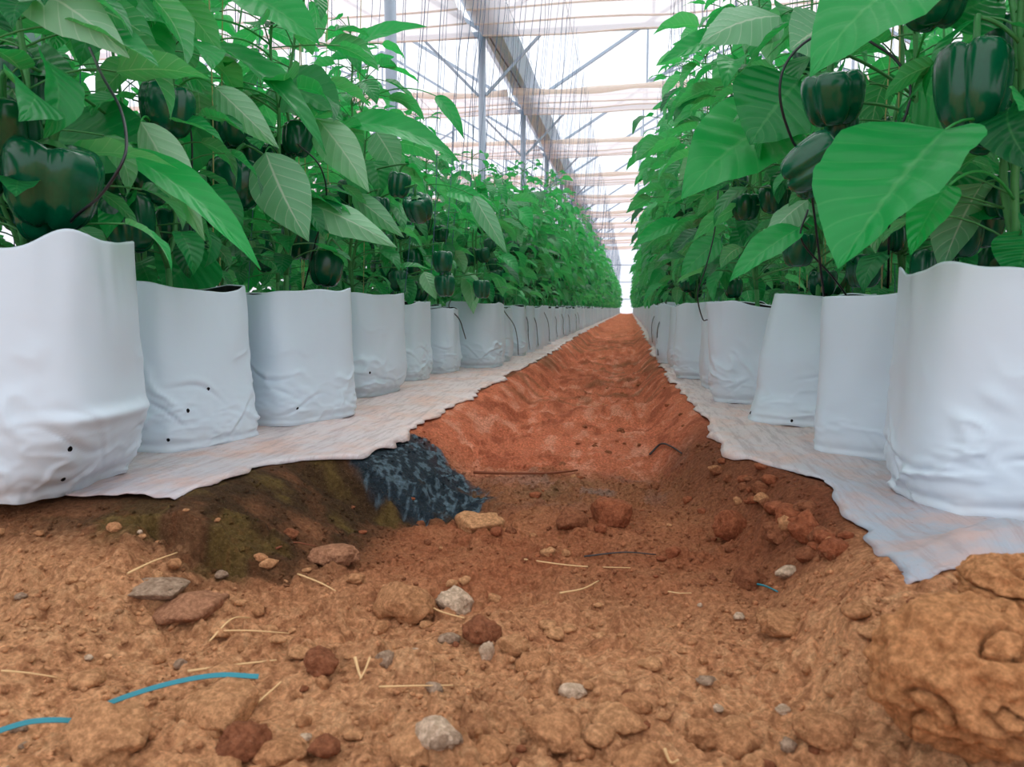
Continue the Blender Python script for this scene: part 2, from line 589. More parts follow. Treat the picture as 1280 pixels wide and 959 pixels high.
ys = np.concatenate([np.linspace(.28, .45, 30)[:-1], .45 * (2.0 / .45) ** np.linspace(0, 1, 620)[:-1], 2.0 * (50.4 / 2.0) ** np.linspace(0, 1, 430)])
xs = np.concatenate([np.linspace(-12, -2.2, 12)[:-1], np.linspace(-2.2, -1.0, 40)[:-1], np.linspace(-1.0, .62, 800)[:-1], np.linspace(.62, 1.8, 40)[:-1], np.linspace(1.8, 8, 10)])
YY, XX = np.meshgrid(ys, xs, indexing='ij')
gx = XX.ravel(); gy = YY.ravel()
gzv = ground_z(gx, gy)
mb = MB()
mb.add(np.stack([gx, gy, gzv], 1), grid_quads(len(ys), len(xs)))
colr = soil_colour(gx, gy, gzv)
me = mb.mesh('floor', True, M_SOIL, np.hstack([colr, np.ones((len(gx), 1))]))
tag(link('floor', me), 'red brown soil path and open soil between the bag rows', None, None, 'structure')
# the soil behind the camera
mb = MB(); xs2 = np.linspace(-12, 8, 60); ys2 = np.linspace(-4, .30, 30)
Y2, X2 = np.meshgrid(ys2, xs2, indexing='ij')
z2 = ground_z(X2.ravel(), np.maximum(Y2.ravel(), .28), False) - .01
mb.add(np.stack([X2.ravel(), Y2.ravel(), z2], 1), grid_quads(30, 60))
cc = soil_colour(X2.ravel(), Y2.ravel(), z2)
tag(link('floor', mb.mesh('floor_rear', True, M_SOIL, np.hstack([cc, np.ones((len(z2), 1))]))), 'open soil before the path', None, None, 'structure')


# ------------------------------------------------------------------ mulch film strips
def mulch(side):
    n = 700
    y0 = 1.0 if side < 0 else .80
    yy = y0 * (50 / y0) ** np.linspace(0, 1, n)
    us = np.concatenate([np.linspace(0, .25, 34)[:-1], np.linspace(.25, 1, 26)])
    e = edgeL(yy) if side < 0 else edgeR(yy)
    far = -1.75 if side < 0 else 1.35
    P = []; cols = []
    for k, u in enumerate(us):
        x = e + (far - e) * u
        y = yy.copy()
        z = ground_z(x, y, False)
        # keep the sheet above the soil, smoother than it
        z = np.maximum(z, ground_z(x, y, True) * .9 + .001) + .006
        z = z + .004 * fbm(x * 9, y * 5, seed=301 + side, octaves=3) + .003 * noise(x * 40, y * 8, seed=305)
        if u == 0: z = z - .004
        P.append(np.stack([x, y, z], 1))
        near = 1 - sstep(.9, 1.9, y)
        c0 = np.array(lin(214, 198, 196)[:3]); c1 = np.array(lin(160, 170, 184)[:3])
        f = near * (1 - .4 * (side < 0))
        cols.append(c0 * (1 - f[:, None]) + c1 * f[:, None])
    P = np.array(P); cols = np.array(cols)
    # ragged near end
    P[:, 0:1, 1] += (.05 * noise(us * 9, us * 0, seed=8) + .01)[:, None]
    mb = MB(); mb.add(P.reshape(-1, 3), grid_quads(len(us), n)[:, ::(1 if side > 0 else -1)])
    c = cols.reshape(-1, 3)
    o = link('mulch_film', mb.mesh('mulch_film', True, M_MULCH, np.hstack([c, np.ones((len(c), 1))])))
    md = o.modifiers.new('thick', 'SOLIDIFY'); md.thickness = .0015; md.offset = -1
    return o


tag(mulch(-1), 'pale plastic mulch film lying under the left row of bags', 'mulch film', 'plastic mulch sheets')
tag(mulch(1), 'soil-smeared grey plastic mulch film lying under the right row of bags', 'mulch film', 'plastic mulch sheets')


# ------------------------------------------------------------------ grow bags
def bag_meshes(seed, w=.26, d=.25, h=.315, base=.93, belly=1.04, rim=.97, nth=180, nv=110, amp=1.0, power=3.5, rimwave=.7, tuck=0.0, lean=0.0):
    rg = np.random.default_rng(seed)
    th = np.arange(nth) * 2 * PI / nth
    c, s = np.cos(th), np.sin(th)
    r0 = (np.abs(c) ** power + np.abs(s) ** power) ** (-1 / power)
    v = np.linspace(0, 1, nv) ** 1.15
    TH, V = np.meshgrid(th, v)
    prof = np.interp(v, [0, .03, .10, .25, .5, .8, 1], [base, base + .03, (base + belly) / 2 + .02, belly, 1.0, (1 + rim) / 2, rim])
    # smooth the profile
    k = np.array([1, 2, 3, 2, 1]) / 9.0
    prof = np.convolve(np.pad(prof, 2, mode='edge'), k, mode='valid')
    RR = r0[None, :] * prof[:, None]
    so = seed * 7.31
    cx, cy = np.cos(TH), np.sin(TH)
    low = np.exp(-((V - .13) / .16) ** 2); mid = np.exp(-((V - .38) / .22) ** 2); hi = sstep(.55, 1, V)
    fold = 1 - np.abs(fbm(cx * 2.2 + so, cy * 2.2, V * 9, seed=seed, octaves=3)) * 2.6
    fold = np.clip(fold, 0, 1) ** 2
    diag = 1 - np.abs(fbm(cx * 2.5 + V * 3 + so, cy * 2.5 - V * 2, V * 4, seed=seed + 5, octaves=2)) * 3.0
    diag = np.clip(diag, 0, 1) ** 2
    soft = fbm(cx * 1.6 + so, cy * 1.6, V * 2.2, seed=seed + 9, octaves=2)
    vert = fbm(cx * 4 + so, cy * 4, V * .8, seed=seed + 13, octaves=2)
    loc = sstep(-.1, .45, noise(cx * 2 + so, cy * 2, V * 3, seed=seed + 3))
    D = amp * (low * (.06 * fold - .02) * (.35 + .65 * loc) + mid * .040 * (diag - .2) * loc + .040 * soft + hi * .035 * vert)
    for _ in range(int(9 * amp)):      # sharp pressed-in creases, mostly low on the bag
        a0 = rg.uniform(-PI, PI); v0 = rg.uniform(.06, .42); sl = rg.uniform(-.35, .35); ln_ = rg.uniform(.18, .5); dp = rg.uniform(.012, .03)
        da = (TH - a0 + PI) % (2 * PI) - PI
        q_ = V - v0 - sl * da - .05 * np.sin(da * 5 + v0 * 40)
        D = D - amp * dp * (np.exp(-(q_ / .012) ** 2) - .6 * np.exp(-((q_ - .035) / .022) ** 2)) * np.exp(-(da / ln_) ** 2)
    corner = np.clip((r0[None, :] - 1.12) / .2, 0, 1)
    D = D + corner * np.exp(-(V / .05) ** 2) * .06 - np.exp(-((V - .05) / .025) ** 2) * .03 * amp
    RR = RR * (1 + D)
    rimz = rimwave * (.020 * fbm(cx * 1.3 + so, cy * 1.3, seed=seed + 21, octaves=2) * 1.6 + .010 * corner * (rg.random() + .3))
    Z = h * V + rimz * sstep(.5, 1, V)
    # bottom: the seam wavers slightly
    Z = Z + .006 * np.exp(-(V / .03) ** 2) * np.clip(noise(cx * 3 + so, cy * 3, seed=seed + 31), 0, 1)
    X = RR * cx * w / 2; Y = RR * cy * d / 2
    X = X + lean * V * h
    if tuck:   # one lower corner folded under
        f = np.clip(1 - V / .33, 0, 1) ** 1.0 * sstep(.35, .9, np.cos(TH - R(-12)))
        X = X - tuck * f; Y = Y + tuck * .2 * f
        ridge = np.exp(-((V - .33) / .03) ** 2) * sstep(.35, .9, np.cos(TH - R(-12)))
        X = X + ridge * .008
    P = np.stack([X, Y, Z], -1)
    body = MB()
    bot = np.array([[P[0, :, 0].mean(), P[0, :, 1].mean(), 0.0]])
    vv = np.vstack([P.reshape(-1, 3), bot])
    q = grid_quads(nv, nth, True)
    t = [(len(vv) - 1, (i + 1) % nth, i) for i in range(nth)]
    # rolled lip
    top = P[-1]; cen = top.mean(0)
    lip = top + (cen - top) * .010 + np.array([0, 0, .0015])
    lip2 = top + (cen - top) * .022 - np.array([0, 0, .001])
    n0 = len(vv)
    vv = np.vstack([vv, lip, lip2])
    i = np.arange(nth); j = (i + 1) % nth; b0 = (nv - 1) * nth
    q = np.vstack([q, np.stack([b0 + i, b0 + j, n0 + j, n0 + i], 1), np.stack([n0 + i, n0 + j, n0 + nth + j, n0 + nth + i], 1)])
    body.add(vv, q, t)
    # dark inside wall and the filling
    ln = MB(); m0 = lip2; ri = int(np.argmin(np.abs(v - .8))); m1 = P[ri] + (P[ri].mean(0) - P[ri]) * .03
    rm = int(np.argmin(np.abs(v - .9))); mm = P[rm] + (P[rm].mean(0) - P[rm]) * .025
    ln.add(np.vstack([m0, mm, m1]), np.vstack([np.stack([i, nth + i, nth + j, j], 1), np.stack([nth + i, 2 * nth + i, 2 * nth + j, nth + j], 1)]))
    sb = MB(); rings = []
    for f_ in (0, .3, .6, .85, 1):
        pr = m1 * f_ + P[ri].mean(0) * (1 - f_); pr = pr.copy()
        pr[:, 2] = h * .79 + .012 * (1 - f_) + .006 * noise(pr[:, 0] * 60, pr[:, 1] * 60, seed=seed)
        rings.append(pr)
    sb.add(np.vstack(rings), grid_quads(5, nth, True))
    info = dict(P=P, nth=nth, nv=nv)
    return body.mesh('bag_body', True, M_BAG), ln.mesh('liner', True, M_LINER), sb.mesh('substrate', True, M_SUB), info


hole = MB()
a_ = np.arange(10) * 2 * PI / 10
hole.add(np.vstack([np.stack([np.cos(a_) * .0028, np.sin(a_) * .0036, a_ * 0 + .0006], 1), np.stack([np.cos(a_) * .0034, np.sin(a_) * .0044, a_ * 0 - .001], 1), [[0, 0, .0006]]]),
         grid_quads(2, 10, True), [(20, i, (i + 1) % 10) for i in range(10)])
HOLE = hole.mesh('drain_hole', True, M_HOLE)


def make_bag(seed, holes=(), **kw):
    b, l, s, info = bag_meshes(seed, **kw)
    root = empty('grow_bag')
    body = link('bag_body', b, root)
    link('liner', l, root); link('substrate', s, root)
    for (deg, v) in holes:
        i = int((deg % 360) / 360 * info['nth']); j = int(v * info['nv'])
        P = info['P']; p = P[j, i]
        du = P[j, (i + 1) % info['nth']] - P[j, i - 1]; dv = P[j + 1, i] - P[j - 1, i]
        n = np.cross(du, dv); n /= np.linalg.norm(n)
        ho = link('drain_hole', HOLE, body)
        ho.rotation_mode = 'QUATERNION'
        ho.rotation_quaternion = Vector(n).to_track_quat('Z', 'Y')
        ho.location = p + n * .0006
    return root


# centre x, centre y, turn, size ... for every bag one can tell apart
LB = [
    dict(x=-.900, y=1.035, rz=10, seed=3, w=.27, d=.25, h=.368, base=.86, belly=1.05, rim=.97, tuck=.05, amp=1.1, holes=[(318, .27), (322, .12)], rimwave=.8,
         label='nearest and largest white grow bag of the left row, a lower corner folded under'),
    dict(x=-.945, y=1.47, rz=-20, seed=5, w=.27, d=.28, h=.322, base=1.0, belly=1.03, rim=.95, holes=[(332, .30), (350, .42), (318, .12)], lean=-.05, rimwave=.6,
         label='white grow bag second in the left row, with three small dark drain holes'),
    dict(x=-.862, y=1.83, rz=-28, seed=8, w=.28, d=.28, h=.322, base=1.0, belly=1.02, holes=[(330, .18)], rimwave=.5, amp=.8, power=3.6,
         label='wide boxy white grow bag third in the left row, with one drain hole'),
    dict(x=-.892, y=2.40, rz=-12, seed=11, w=.28, d=.32, h=.322, base=.84, belly=1.03, amp=1.1, holes=[(320, .3)], rimwave=.6,
         label='white grow bag fourth in the left row, pinched in at its base'),
    dict(x=-.915, y=2.92, rz=-8, seed=14, w=.25, d=.24, h=.305, base=.95, rimwave=.6, label='narrow white grow bag fifth in the left row, half hidden'),
    dict(x=-.870, y=3.27, rz=0, seed=17, w=.25, d=.22, h=.282, base=.95, rimwave=.5, label='white grow bag sixth in the left row, crossed by a dark drip tube'),
    dict(x=-.735, y=3.60, rz=-5, seed=20, w=.27, d=.25, h=.298, base=.95, amp=1.5, rimwave=.7, label='brightest white grow bag, seventh in the left row, with a crumpled base'),
    dict(x=-.745, y=4.02, rz=0, seed=22, w=.25, d=.23, h=.29, label='white grow bag eighth in the left row, just beyond the crumpled one'),
    dict(x=-.735, y=4.48, rz=0, seed=24, w=.26, d=.24, h=.29, label='white grow bag ninth in the left row, with drip tubes looped over its face'),
]
RB = [
    dict(x=.550, y=1.19, rz=-4, seed=31, w=.30, d=.26, h=.326, base=.97, belly=1.03, rim=.98, amp=1.1, holes=[(268, .08)], rimwave=.9, power=3.4,
         label='nearest and largest white grow bag of the right row, with wrinkled lower half'),
    dict(x=.515, y=1.56, rz=-28, seed=33, w=.27, d=.24, h=.305, base=1.0, belly=1.02, power=3.8, amp=.8, rimwave=.4,
         label='smooth boxy white grow bag second in the right row, before the flared one'),
    dict(x=.455, y=1.97, rz=-20, seed=35, w=.27, d=.25, h=.313, base=1.08, belly=1.0, rim=.84, holes=[(215, .10), (258, .08)], power=3.4, lean=.06, rimwave=.4, amp=.8,
         label='flared white grow bag third in the right row, wider at the bottom than the rim'),
    dict(x=.385, y=2.38, rz=-12, seed=37, w=.26, d=.24, h=.288, base=.93, rim=1.06, belly=1.02, lean=-.06, rimwave=.6,
         label='white grow bag fourth in the right row, leaning toward the path at its rim'),
    dict(x=.375, y=2.78, rz=0, seed=39, w=.24, d=.23, h=.285, label='white grow bag fifth in the right row, mostly behind the leaning one'),
    dict(x=.315, y=3.16, rz=-6, seed=41, w=.26, d=.25, h=.297, base=.92, rimwave=.5, label='white grow bag sixth in the right row, standing out toward the path'),
    dict(x=.310, y=3.62, rz=0, seed=43, w=.25, d=.24, h=.285, base=.93, label='white grow bag seventh in the right row, behind the one standing out'),
]
BAGPOS = {'L': [], 'R': []}
for side, rows in (('L', LB), ('R', RB)):
    for i, b in enumerate(rows):
        b = dict(b); x = b.pop('x'); y = b.pop('y'); rz = b.pop('rz'); lb = b.pop('label'); sd = b.pop('seed')
        o = make_bag(sd, **b)
        o.location = (x, y, .006); o.rotation_euler.z = R(rz)
        tag(o, lb, 'grow bag', 'white grow bags of the %s row' % ('left' if side == 'L' else 'right'))
        BAGPOS[side].append((x, y, b.get('h', .315)))
protos = [make_bag(60 + k, w=.25 + .01 * (k % 3), d=.24, h=.29 + .006 * (k % 4), base=[.93, 1, .88, .96, .98][k], nth=56, nv=30, amp=1.1) for k in range(5)]
used = set()


def place_bag(k, x, y, rz, label, group):
    if k in used:
        o = copy_tree(protos[k])
    else:
        o = protos[k]; used.add(k)
    o.location = (x, y, .006); o.rotation_euler.z = rz
    return tag(o, label, 'grow bag', group)


def rowx(side, y):
    if side == 'L': return -.73 - .02 * sstep(5, 9, np.float64(y))
    return .30 + .06 * sstep(5, 10, np.float64(y))


for side in 'LR':
    y = BAGPOS[side][-1][1] + .40
    sn = 'left' if side == 'L' else 'right'
    while y < 49.6:
        x = float(rowx(side, y)) + random.uniform(-.02, .02)
        if y < 8:
            lab = 'small white grow bag in the middle stretch of the %s row' % sn
        else:
            lab = 'tiny white grow bag far down the %s row toward the end wall' % sn
        place_bag(random.randrange(5), x, y, random.uniform(-.3, .3), lab, 'white grow bags of the %s row' % sn)
        BAGPOS[side].append((x, y, .30))
        y += random.uniform(.37, .41)
BACK = {'L': [], 'R': []}
for side in 'LR':
    sn = 'left' if side == 'L' else 'right'
    for k in range(13):
        x = (-1.32 if side == 'L' else .95) + random.uniform(-.02, .02); y = 1.1 + k * .41 + random.uniform(-.02, .02)
        place_bag(random.randrange(5), x, y, random.uniform(-.3, .3), 'white grow bag in the second row, hidden behind the %s row' % sn, 'white grow bags behind the %s row' % sn)
        BACK[side].append((x, y, .30))


# ------------------------------------------------------------------ leaves, peppers, plants
def leaf(mb, M, L, W, droop=1.0, fold=.25, twist=0., nu=12, nv=7, seed=0, tone=.5, flip=False, start=0., wave=1.0):
    """base at the origin, running along +Y, upper face +Z; M is a 4x4 matrix"""
    rg = random.Random(seed)
    t = np.linspace(0, 1, nu)
    w = (np.clip(t, 0, 1) ** .58) * (np.clip(1 - t, 0, 1) ** 1.12); w = w / w.max() * W / 2
    w = w + .0006
    ang = start - droop * (t ** 1.2)
    ds = L / (nu - 1)
    cy = np.concatenate([[0], np.cumsum(np.cos((ang[1:] + ang[:-1]) / 2) * ds)])
    cz = np.concatenate([[0], np.cumsum(np.sin((ang[1:] + ang[:-1]) / 2) * ds)])
    side = rg.uniform(-.12, .12) * L * t ** 2
    v = np.linspace(-1, 1, nv)
    T, V = np.meshgrid(t, v, indexing='ij')
    Wd = w[:, None]
    off = V * Wd
    asym = rg.uniform(-.35, .35)
    lift = fold * (1 + asym * V) * np.abs(V) ** 1.2 * Wd
    ph = rg.uniform(0, 6)
    lift = lift + wave * .035 * W * np.abs(V) ** 2 * np.sin(T * 17 + ph + V * 1.3) * np.sin(T * PI)
    lift = lift - wave * .012 * W * np.cos(2 * PI * (T * 8 - np.abs(V) * 1.5)) * np.sin(T * PI) * (nu > 16)
    tw = twist * T
    ox = off * np.cos(tw) - lift * np.sin(tw); oz = off * np.sin(tw) + lift * np.cos(tw)
    a2 = ang[:, None]
    X = ox + side[:, None]
    Y = cy[:, None] - oz * np.sin(a2)
    Z = cz[:, None] + oz * np.cos(a2)
    P = np.stack([X, Y, Z], -1).reshape(-1, 3)
    Mn = np.array(M)
    P = P @ Mn[:3, :3].T + Mn[:3, 3]
    q = grid_quads(nu, nv)
    if not flip: q = q[:, ::-1]
    q = q[:, ::-1]
    at3 = np.stack([T.ravel(), V.ravel(), np.full(T.size, tone)], 1)
    mb.add(P, q[:, ::-1] if False else q, None, at3)


def frame(p, az, pitch=0., roll=0.):
    return Matrix.Translation(p) @ Matrix.Rotation(az, 4, 'Z') @ Matrix.Rotation(pitch, 4, 'X') @ Matrix.Rotation(roll, 4, 'Y')


def pepper_mesh(seed, nth=48, nv=26):
    rg = random.Random(seed)
    th = np.arange(nth) * 2 * PI / nth
    nl = 4 if seed % 3 else 3
    v = np.linspace(0, 1, nv)
    # unit fruit: stalk cavity at the top (z=0), blossom end at z=-1
    pr = np.array([(0.02, -.10), (.10, -.10), (.22, -.055), (.34, -.01), (.43, -.03), (.49, -.12), (.515, -.26), (.50, -.45), (.47, -.62), (.42, -.78), (.34, -.90), (.22, -.96), (.10, -.93), (.01, -.90)])
    i = np.linspace(0, len(pr) - 1, nv)
    r = np.interp(i, np.arange(len(pr)), pr[:, 0]); z = np.interp(i, np.arange(len(pr)), pr[:, 1])
    k = np.array([1, 2, 1]) / 4
    r[1:-1] = np.convolve(r, k, 'valid'); z[1:-1] = np.convolve(z, k, 'valid')
    TH, _ = np.meshgrid(th, v)
    g = np.abs(np.sin(TH * nl / 2 + .25 * np.sin(TH + seed)))
    lobe = 1 - .17 * np.exp(-(g / .30) ** 2)
    RR = r[:, None] * (lobe * (1 + .06 * np.sin(TH + seed * 1.7)))
    Z = z[:, None] + .06 * np.exp(-(g / .4) ** 2) * (z[:, None] < -.7) - .05 * np.exp(-(g / .4) ** 2) * (z[:, None] > -.2)
    X = RR * np.cos(TH) * 1.0 + (-z[:, None]) * .06; Y = RR * np.sin(TH)
    mb = MB(); mb.add(np.stack([X, Y, Z], -1).reshape(-1, 3), grid_quads(nv, nth, True)[:, ::-1])
    f = mb.mesh('pepper', True, M_FRUIT)
    mb = MB()
    pts = [(0, 0, -.10), (0, 0, .02), (.02, 0, .14), (.08, .02, .26), (.17, .03, .34)]
    tube(mb, spline(pts, 4), np.linspace(.055, .04, 17) * np.concatenate([[1.5, 1.2, 1.05, 1], np.ones(9), [1.05, 1.1, 1.2, 1.3]]), 8)
    cal = []
    for kk in range(24):
        a = kk * 2 * PI / 24; rr = .15 + .06 * (kk % 4 == 0)
        cal.append((rr * math.cos(a), rr * math.sin(a), -.045 - .02 * (kk % 4 == 0)))
    for kk in range(24):
        a = kk * 2 * PI / 24; cal.append((.04 * math.cos(a), .04 * math.sin(a), .01))
    mb.add(cal, grid_quads(2, 24, True))
    return f, mb.mesh('stalk', True, M_STALK)


PEP = [pepper_mesh(s) for s in range(5)]
PEPLO = [pepper_mesh(s, 20, 12) for s in range(3)]


def add_pepper(parent, p, size, k=0, tilt=(0, 0), rz=0, lo=False, tall=1.1):
    f, s = (PEPLO if lo else PEP)[k % (3 if lo else 5)]
    o = link('pepper', f, parent)
    o.location = p; o.scale = (size, size, size * tall); o.rotation_euler = (tilt[0], tilt[1], rz)
    link('stalk', s, o)
    return o


def stem_path(base, top, rg, wob=.02, n=9):
    base = np.array(base, float); top = np.array(top, float)
    P = []
    for k in range(n):
        t = k / (n - 1)
        p = base * (1 - t) + top * t
        if 0 < k: p = p + np.array([rg.uniform(-wob, wob), rg.uniform(-wob, wob), 0]) * (1 if k < n - 1 else .5)
        P.append(p)
    return spline(P, 4)


def build_plant(seed, height=1.1, spread=.20, lod=0, lean=0., nstem=2, dens=1.0, size=1.0, z0=.0, bias=0.):
    """local origin at the surface of the bag's filling; returns meshes and fruit spots. lean pushes the crown along +x"""
    rg = random.Random(seed)
    st = MB(); fo = MB(); fruit = []; stems = []
    nu, nv, seg = ((15, 7, 6), (12, 5, 5), (6, 3, 3))[lod]
    fork = rg.uniform(.06, .12)
    base = np.array([0, 0, -.02]); fk = np.array([rg.uniform(-.01, .01), rg.uniform(-.01, .01), fork])
    if lod < 2: tube(st, [base, (base + fk) / 2, fk], [.0075, .007, .0065], seg + 1)
    for s in range(nstem):
        a = (s / nstem) * 2 * PI + PI / 2 + rg.uniform(-.4, .4)
        top = np.array([math.cos(a) * .07 + lean * .8, math.sin(a) * .10, height * rg.uniform(.9, 1.08)])
        P = stem_path(fk, top, rg, .016)
        stems.append(P)
        rad = np.linspace(.0058, .0022, len(P))
        tube(st, P if lod < 2 else P[::3], rad if lod < 2 else rad[::3], seg)
        L_ = np.concatenate([[0], np.cumsum(np.linalg.norm(np.diff(P, axis=0), axis=1))])
        step = .047 / dens * (1.0 if lod < 2 else 1.5)
        d = .03; az = rg.uniform(0, 6)
        while d < L_[-1]:
            f = d / L_[-1]
            p = np.array([np.interp(d, L_, P[:, c]) for c in range(3)])
            az += 2.4 + rg.uniform(-.5, .5)
            nl = 1 + (rg.random() < .65) + (rg.random() < .35)
            if f > .93: nl = 3
            for q in range(nl):
                aa = az + q * 1.9 + rg.uniform(-.4, .4)
                dirx, diry = math.cos(aa), math.sin(aa)
                grow = (1 - .55 * max(0, (f - .75) / .25))
                pl = rg.uniform(.04, .13) * (1 if q == 0 else 1.5) * grow * spread / .20
                up = rg.uniform(.1, .8) * (1 if f < .8 else 1.4)
                mid = p + np.array([dirx * pl * .55, diry * pl * .55, pl * up * .6])
                end = p + np.array([dirx * pl + bias * .05, diry * pl, pl * up * .5])
                if lod < 2 or rg.random() < .3:
                    tube(st, bez(p, mid, end, 6 if lod < 2 else 3), .0016 if lod < 2 else .002, 4 if lod < 2 else 3)
                L = rg.uniform(.085, .165) * size * grow * (1.0 if f > .1 else .75)
                if lod == 2: L *= 1.12
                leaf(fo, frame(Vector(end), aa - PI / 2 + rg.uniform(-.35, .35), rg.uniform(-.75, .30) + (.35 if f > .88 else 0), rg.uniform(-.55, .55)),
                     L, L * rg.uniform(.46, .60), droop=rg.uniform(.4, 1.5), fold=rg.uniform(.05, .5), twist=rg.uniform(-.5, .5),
                     nu=nu, nv=nv, seed=rg.randrange(10 ** 6), tone=min(1, max(0, rg.gauss(.30 + .42 * f, .25))), wave=1 if lod < 2 else 0)  # lower leaves toned darker: shade inside the plant put into their colour
            d += step * rg.uniform(.7, 1.3)
        for q in range(3 if lod < 2 else 2):
            dd = rg.uniform(.10, .62) * L_[-1]
            p = np.array([np.interp(dd, L_, P[:, c]) for c in range(3)])
            aa = rg.uniform(0, 2 * PI)
            fruit.append((p + np.array([math.cos(aa) * .045, math.sin(aa) * .045, -.02]), rg.uniform(.062, .085), rg.uniform(0, 6)))
    return st, fo, fruit, stems


def dress(root, meshes, lo=False, nf=99, fruit=None):
    st, fo = meshes
    link('stem', st, root); link('foliage', fo, root)
    for k, (p, s, a) in enumerate((fruit or [])[:nf]):
        add_pepper(root, p, s, k, (random.uniform(-.25, .25), random.uniform(-.25, .25)), a, lo)


# far plants: six shared low models; middle plants: six shared models
FAR = []
for k in range(6):
    st, fo, fr, _ = build_plant(500 + k, 1.02 + .05 * k, .22, 2, 0, 2, 1.0)
    FAR.append((st.mesh('stem', True, M_STEM), fo.mesh('foliage', True, M_LEAF), fr, st, fo))
MIDP = []
for k in range(6):
    st, fo, fr, _ = build_plant(600 + k, .82 + .05 * k, .22, 1, 0, 2, 1.0)
    MIDP.append((st.mesh('stem', True, M_STEM), fo.mesh('foliage', True, M_LEAF), fr))
PCACHE = {}


def place_plant(models, key, x, y, z, rz, sc, label, group, nf=4, lo=True):
    k = random.randrange(len(models))
    if (key, k) in PCACHE:
        o = copy_tree(PCACHE[(key, k)])
    else:
        o = empty('pepper_plant'); dress(o, models[k][:2], lo, nf, models[k][2]); PCACHE[(key, k)] = o
    o.location = (x, y, z); o.rotation_euler.z = rz; o.scale = (sc[0], sc[0], sc[1])
    return tag(o, label, 'pepper plant', group)


# height of the near plants, read off the photograph
LPL = [('bell pepper plant with big glossy fruit in the nearest left grow bag', 1.05),
       ('bell pepper plant in the second left bag, with pale curled leaves', 1.00),
       ('bell pepper plant in the third left bag, a pale veined leaf hanging in front', .98),
       ('bell pepper plant in the fourth left bag, with a bare stem at its base', .92),
       ('bell pepper plant in the fifth left bag, with a cluster of green fruit', .80),
       ('bell pepper plant in the sixth left bag, behind the short slanting drip tube', .74),
       ('bell pepper plant in the seventh left bag, a pale leaf drooping over the rim', .72),
       ('bell pepper plant in the eighth bag of the left row, shorter than those before it', .74),
       ('bell pepper plant in the ninth bag of the left row, behind the tube loops', .78)]
RPL = [('bell pepper plant with huge folded leaf in the nearest right grow bag', 1.10),
       ('bell pepper plant in the second bag of the right row, with ribbed round fruit', 1.10),
       ('bell pepper plant in the third bag of the right row, with slanting glossy fruit', 1.15),
       ('bell pepper plant in the fourth right bag, with two fruit side by side', 1.15),
       ('bell pepper plant in the fifth right bag, a broad leaf toward the path', 1.15),
       ('bell pepper plant in the sixth right bag, the one standing out toward the path', 1.15),
       ('bell pepper plant in the seventh right bag, just beyond the bag standing out', 1.15)]
NEARP = {'L': [], 'R': []}
for side, defs in (('L', LPL), ('R', RPL)):
    for i, (lab, hh) in enumerate(defs):
        x, y, bh = BAGPOS[side][i]
        z = .006 + bh * .80
        st, fo, fr, stems = build_plant(700 + i + (50 if side == 'R' else 0), hh, .20 if side == 'L' else .22, 0 if i < 6 else 1,
                                        lean=(.02 if side == 'L' else -.06), dens=.86 if i < 2 else 1.0, size=1.0)
        root = empty('pepper_plant', (x, y, z))
        tag(root, lab, 'pepper plant', 'pepper plants of the %s row' % ('left' if side == 'L' else 'right'))
        NEARP[side].append(dict(root=root, st=st, fo=fo, fr=fr, stems=stems, o=np.array([x, y, z]), i=i))


def nearest_stem(pl, p):
    q = np.array(tuple(p)) - pl['o']
    best = None
    for P in pl['stems']:
        d = np.linalg.norm((P - q) * np.array([1, 1, .8]), axis=1) + .35 * np.abs(P[:, 2] - q[2])
        k = int(d.argmin())
        if best is None or d[k] < best[0]: best = (d[k], P[k])
    return best[1]


def hero_leaf(side, i, b, t, y, width, yt=None, flip=False, tone=.6, fold=.2, droop=.8, roll=0., arch=None):
    """b and t are the base and the tip of the blade as the photograph shows them, y and yt their distances"""
    pl = NEARP[side][i]
    B = aty(b[0], b[1], y); T = aty(t[0], t[1], yt or y)
    d = T - B; L = d.length
    k = (B - cam.location).length / F
    Wd = width * k
    # face the blade roughly toward the viewer and the sky
    yv = d.normalized()
    view = (cam.location - (B + T) / 2).normalized()
    up = (view * .75 + Vector((0, 0, 1)) * .6).normalized()
    if roll: up = Matrix.Rotation(roll, 3, yv) @ up
    xv = yv.cross(up).normalized(); zv = xv.cross(yv).normalized()
    Lc = L * (1 + droop ** 2 / 24)
    # start raised by half the droop so that the chord stays on the line base-tip
    M3 = Matrix((xv, yv, zv)).transposed()
    o_ = Vector(pl['o'])
    M = Matrix.Translation(B - o_) @ M3.to_4x4()
    mb = MB()
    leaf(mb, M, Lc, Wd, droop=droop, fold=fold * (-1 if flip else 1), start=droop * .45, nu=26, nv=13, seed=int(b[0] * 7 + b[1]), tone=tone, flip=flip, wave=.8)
    # stalk of the leaf
    s = nearest_stem(pl, B)
    e = np.array(tuple(B - o_))
    mid = (s + e) / 2 + np.array([0, 0, .03 + .15 * np.linalg.norm(s - e)])
    tube(mb, bez(s, mid, e, 10), np.linspace(.0024, .0017, 10), 6, (0, 0, tone))
    lf = link('leaf', mb.mesh('leaf', True, M_LEAF), pl['root'])
    return lf


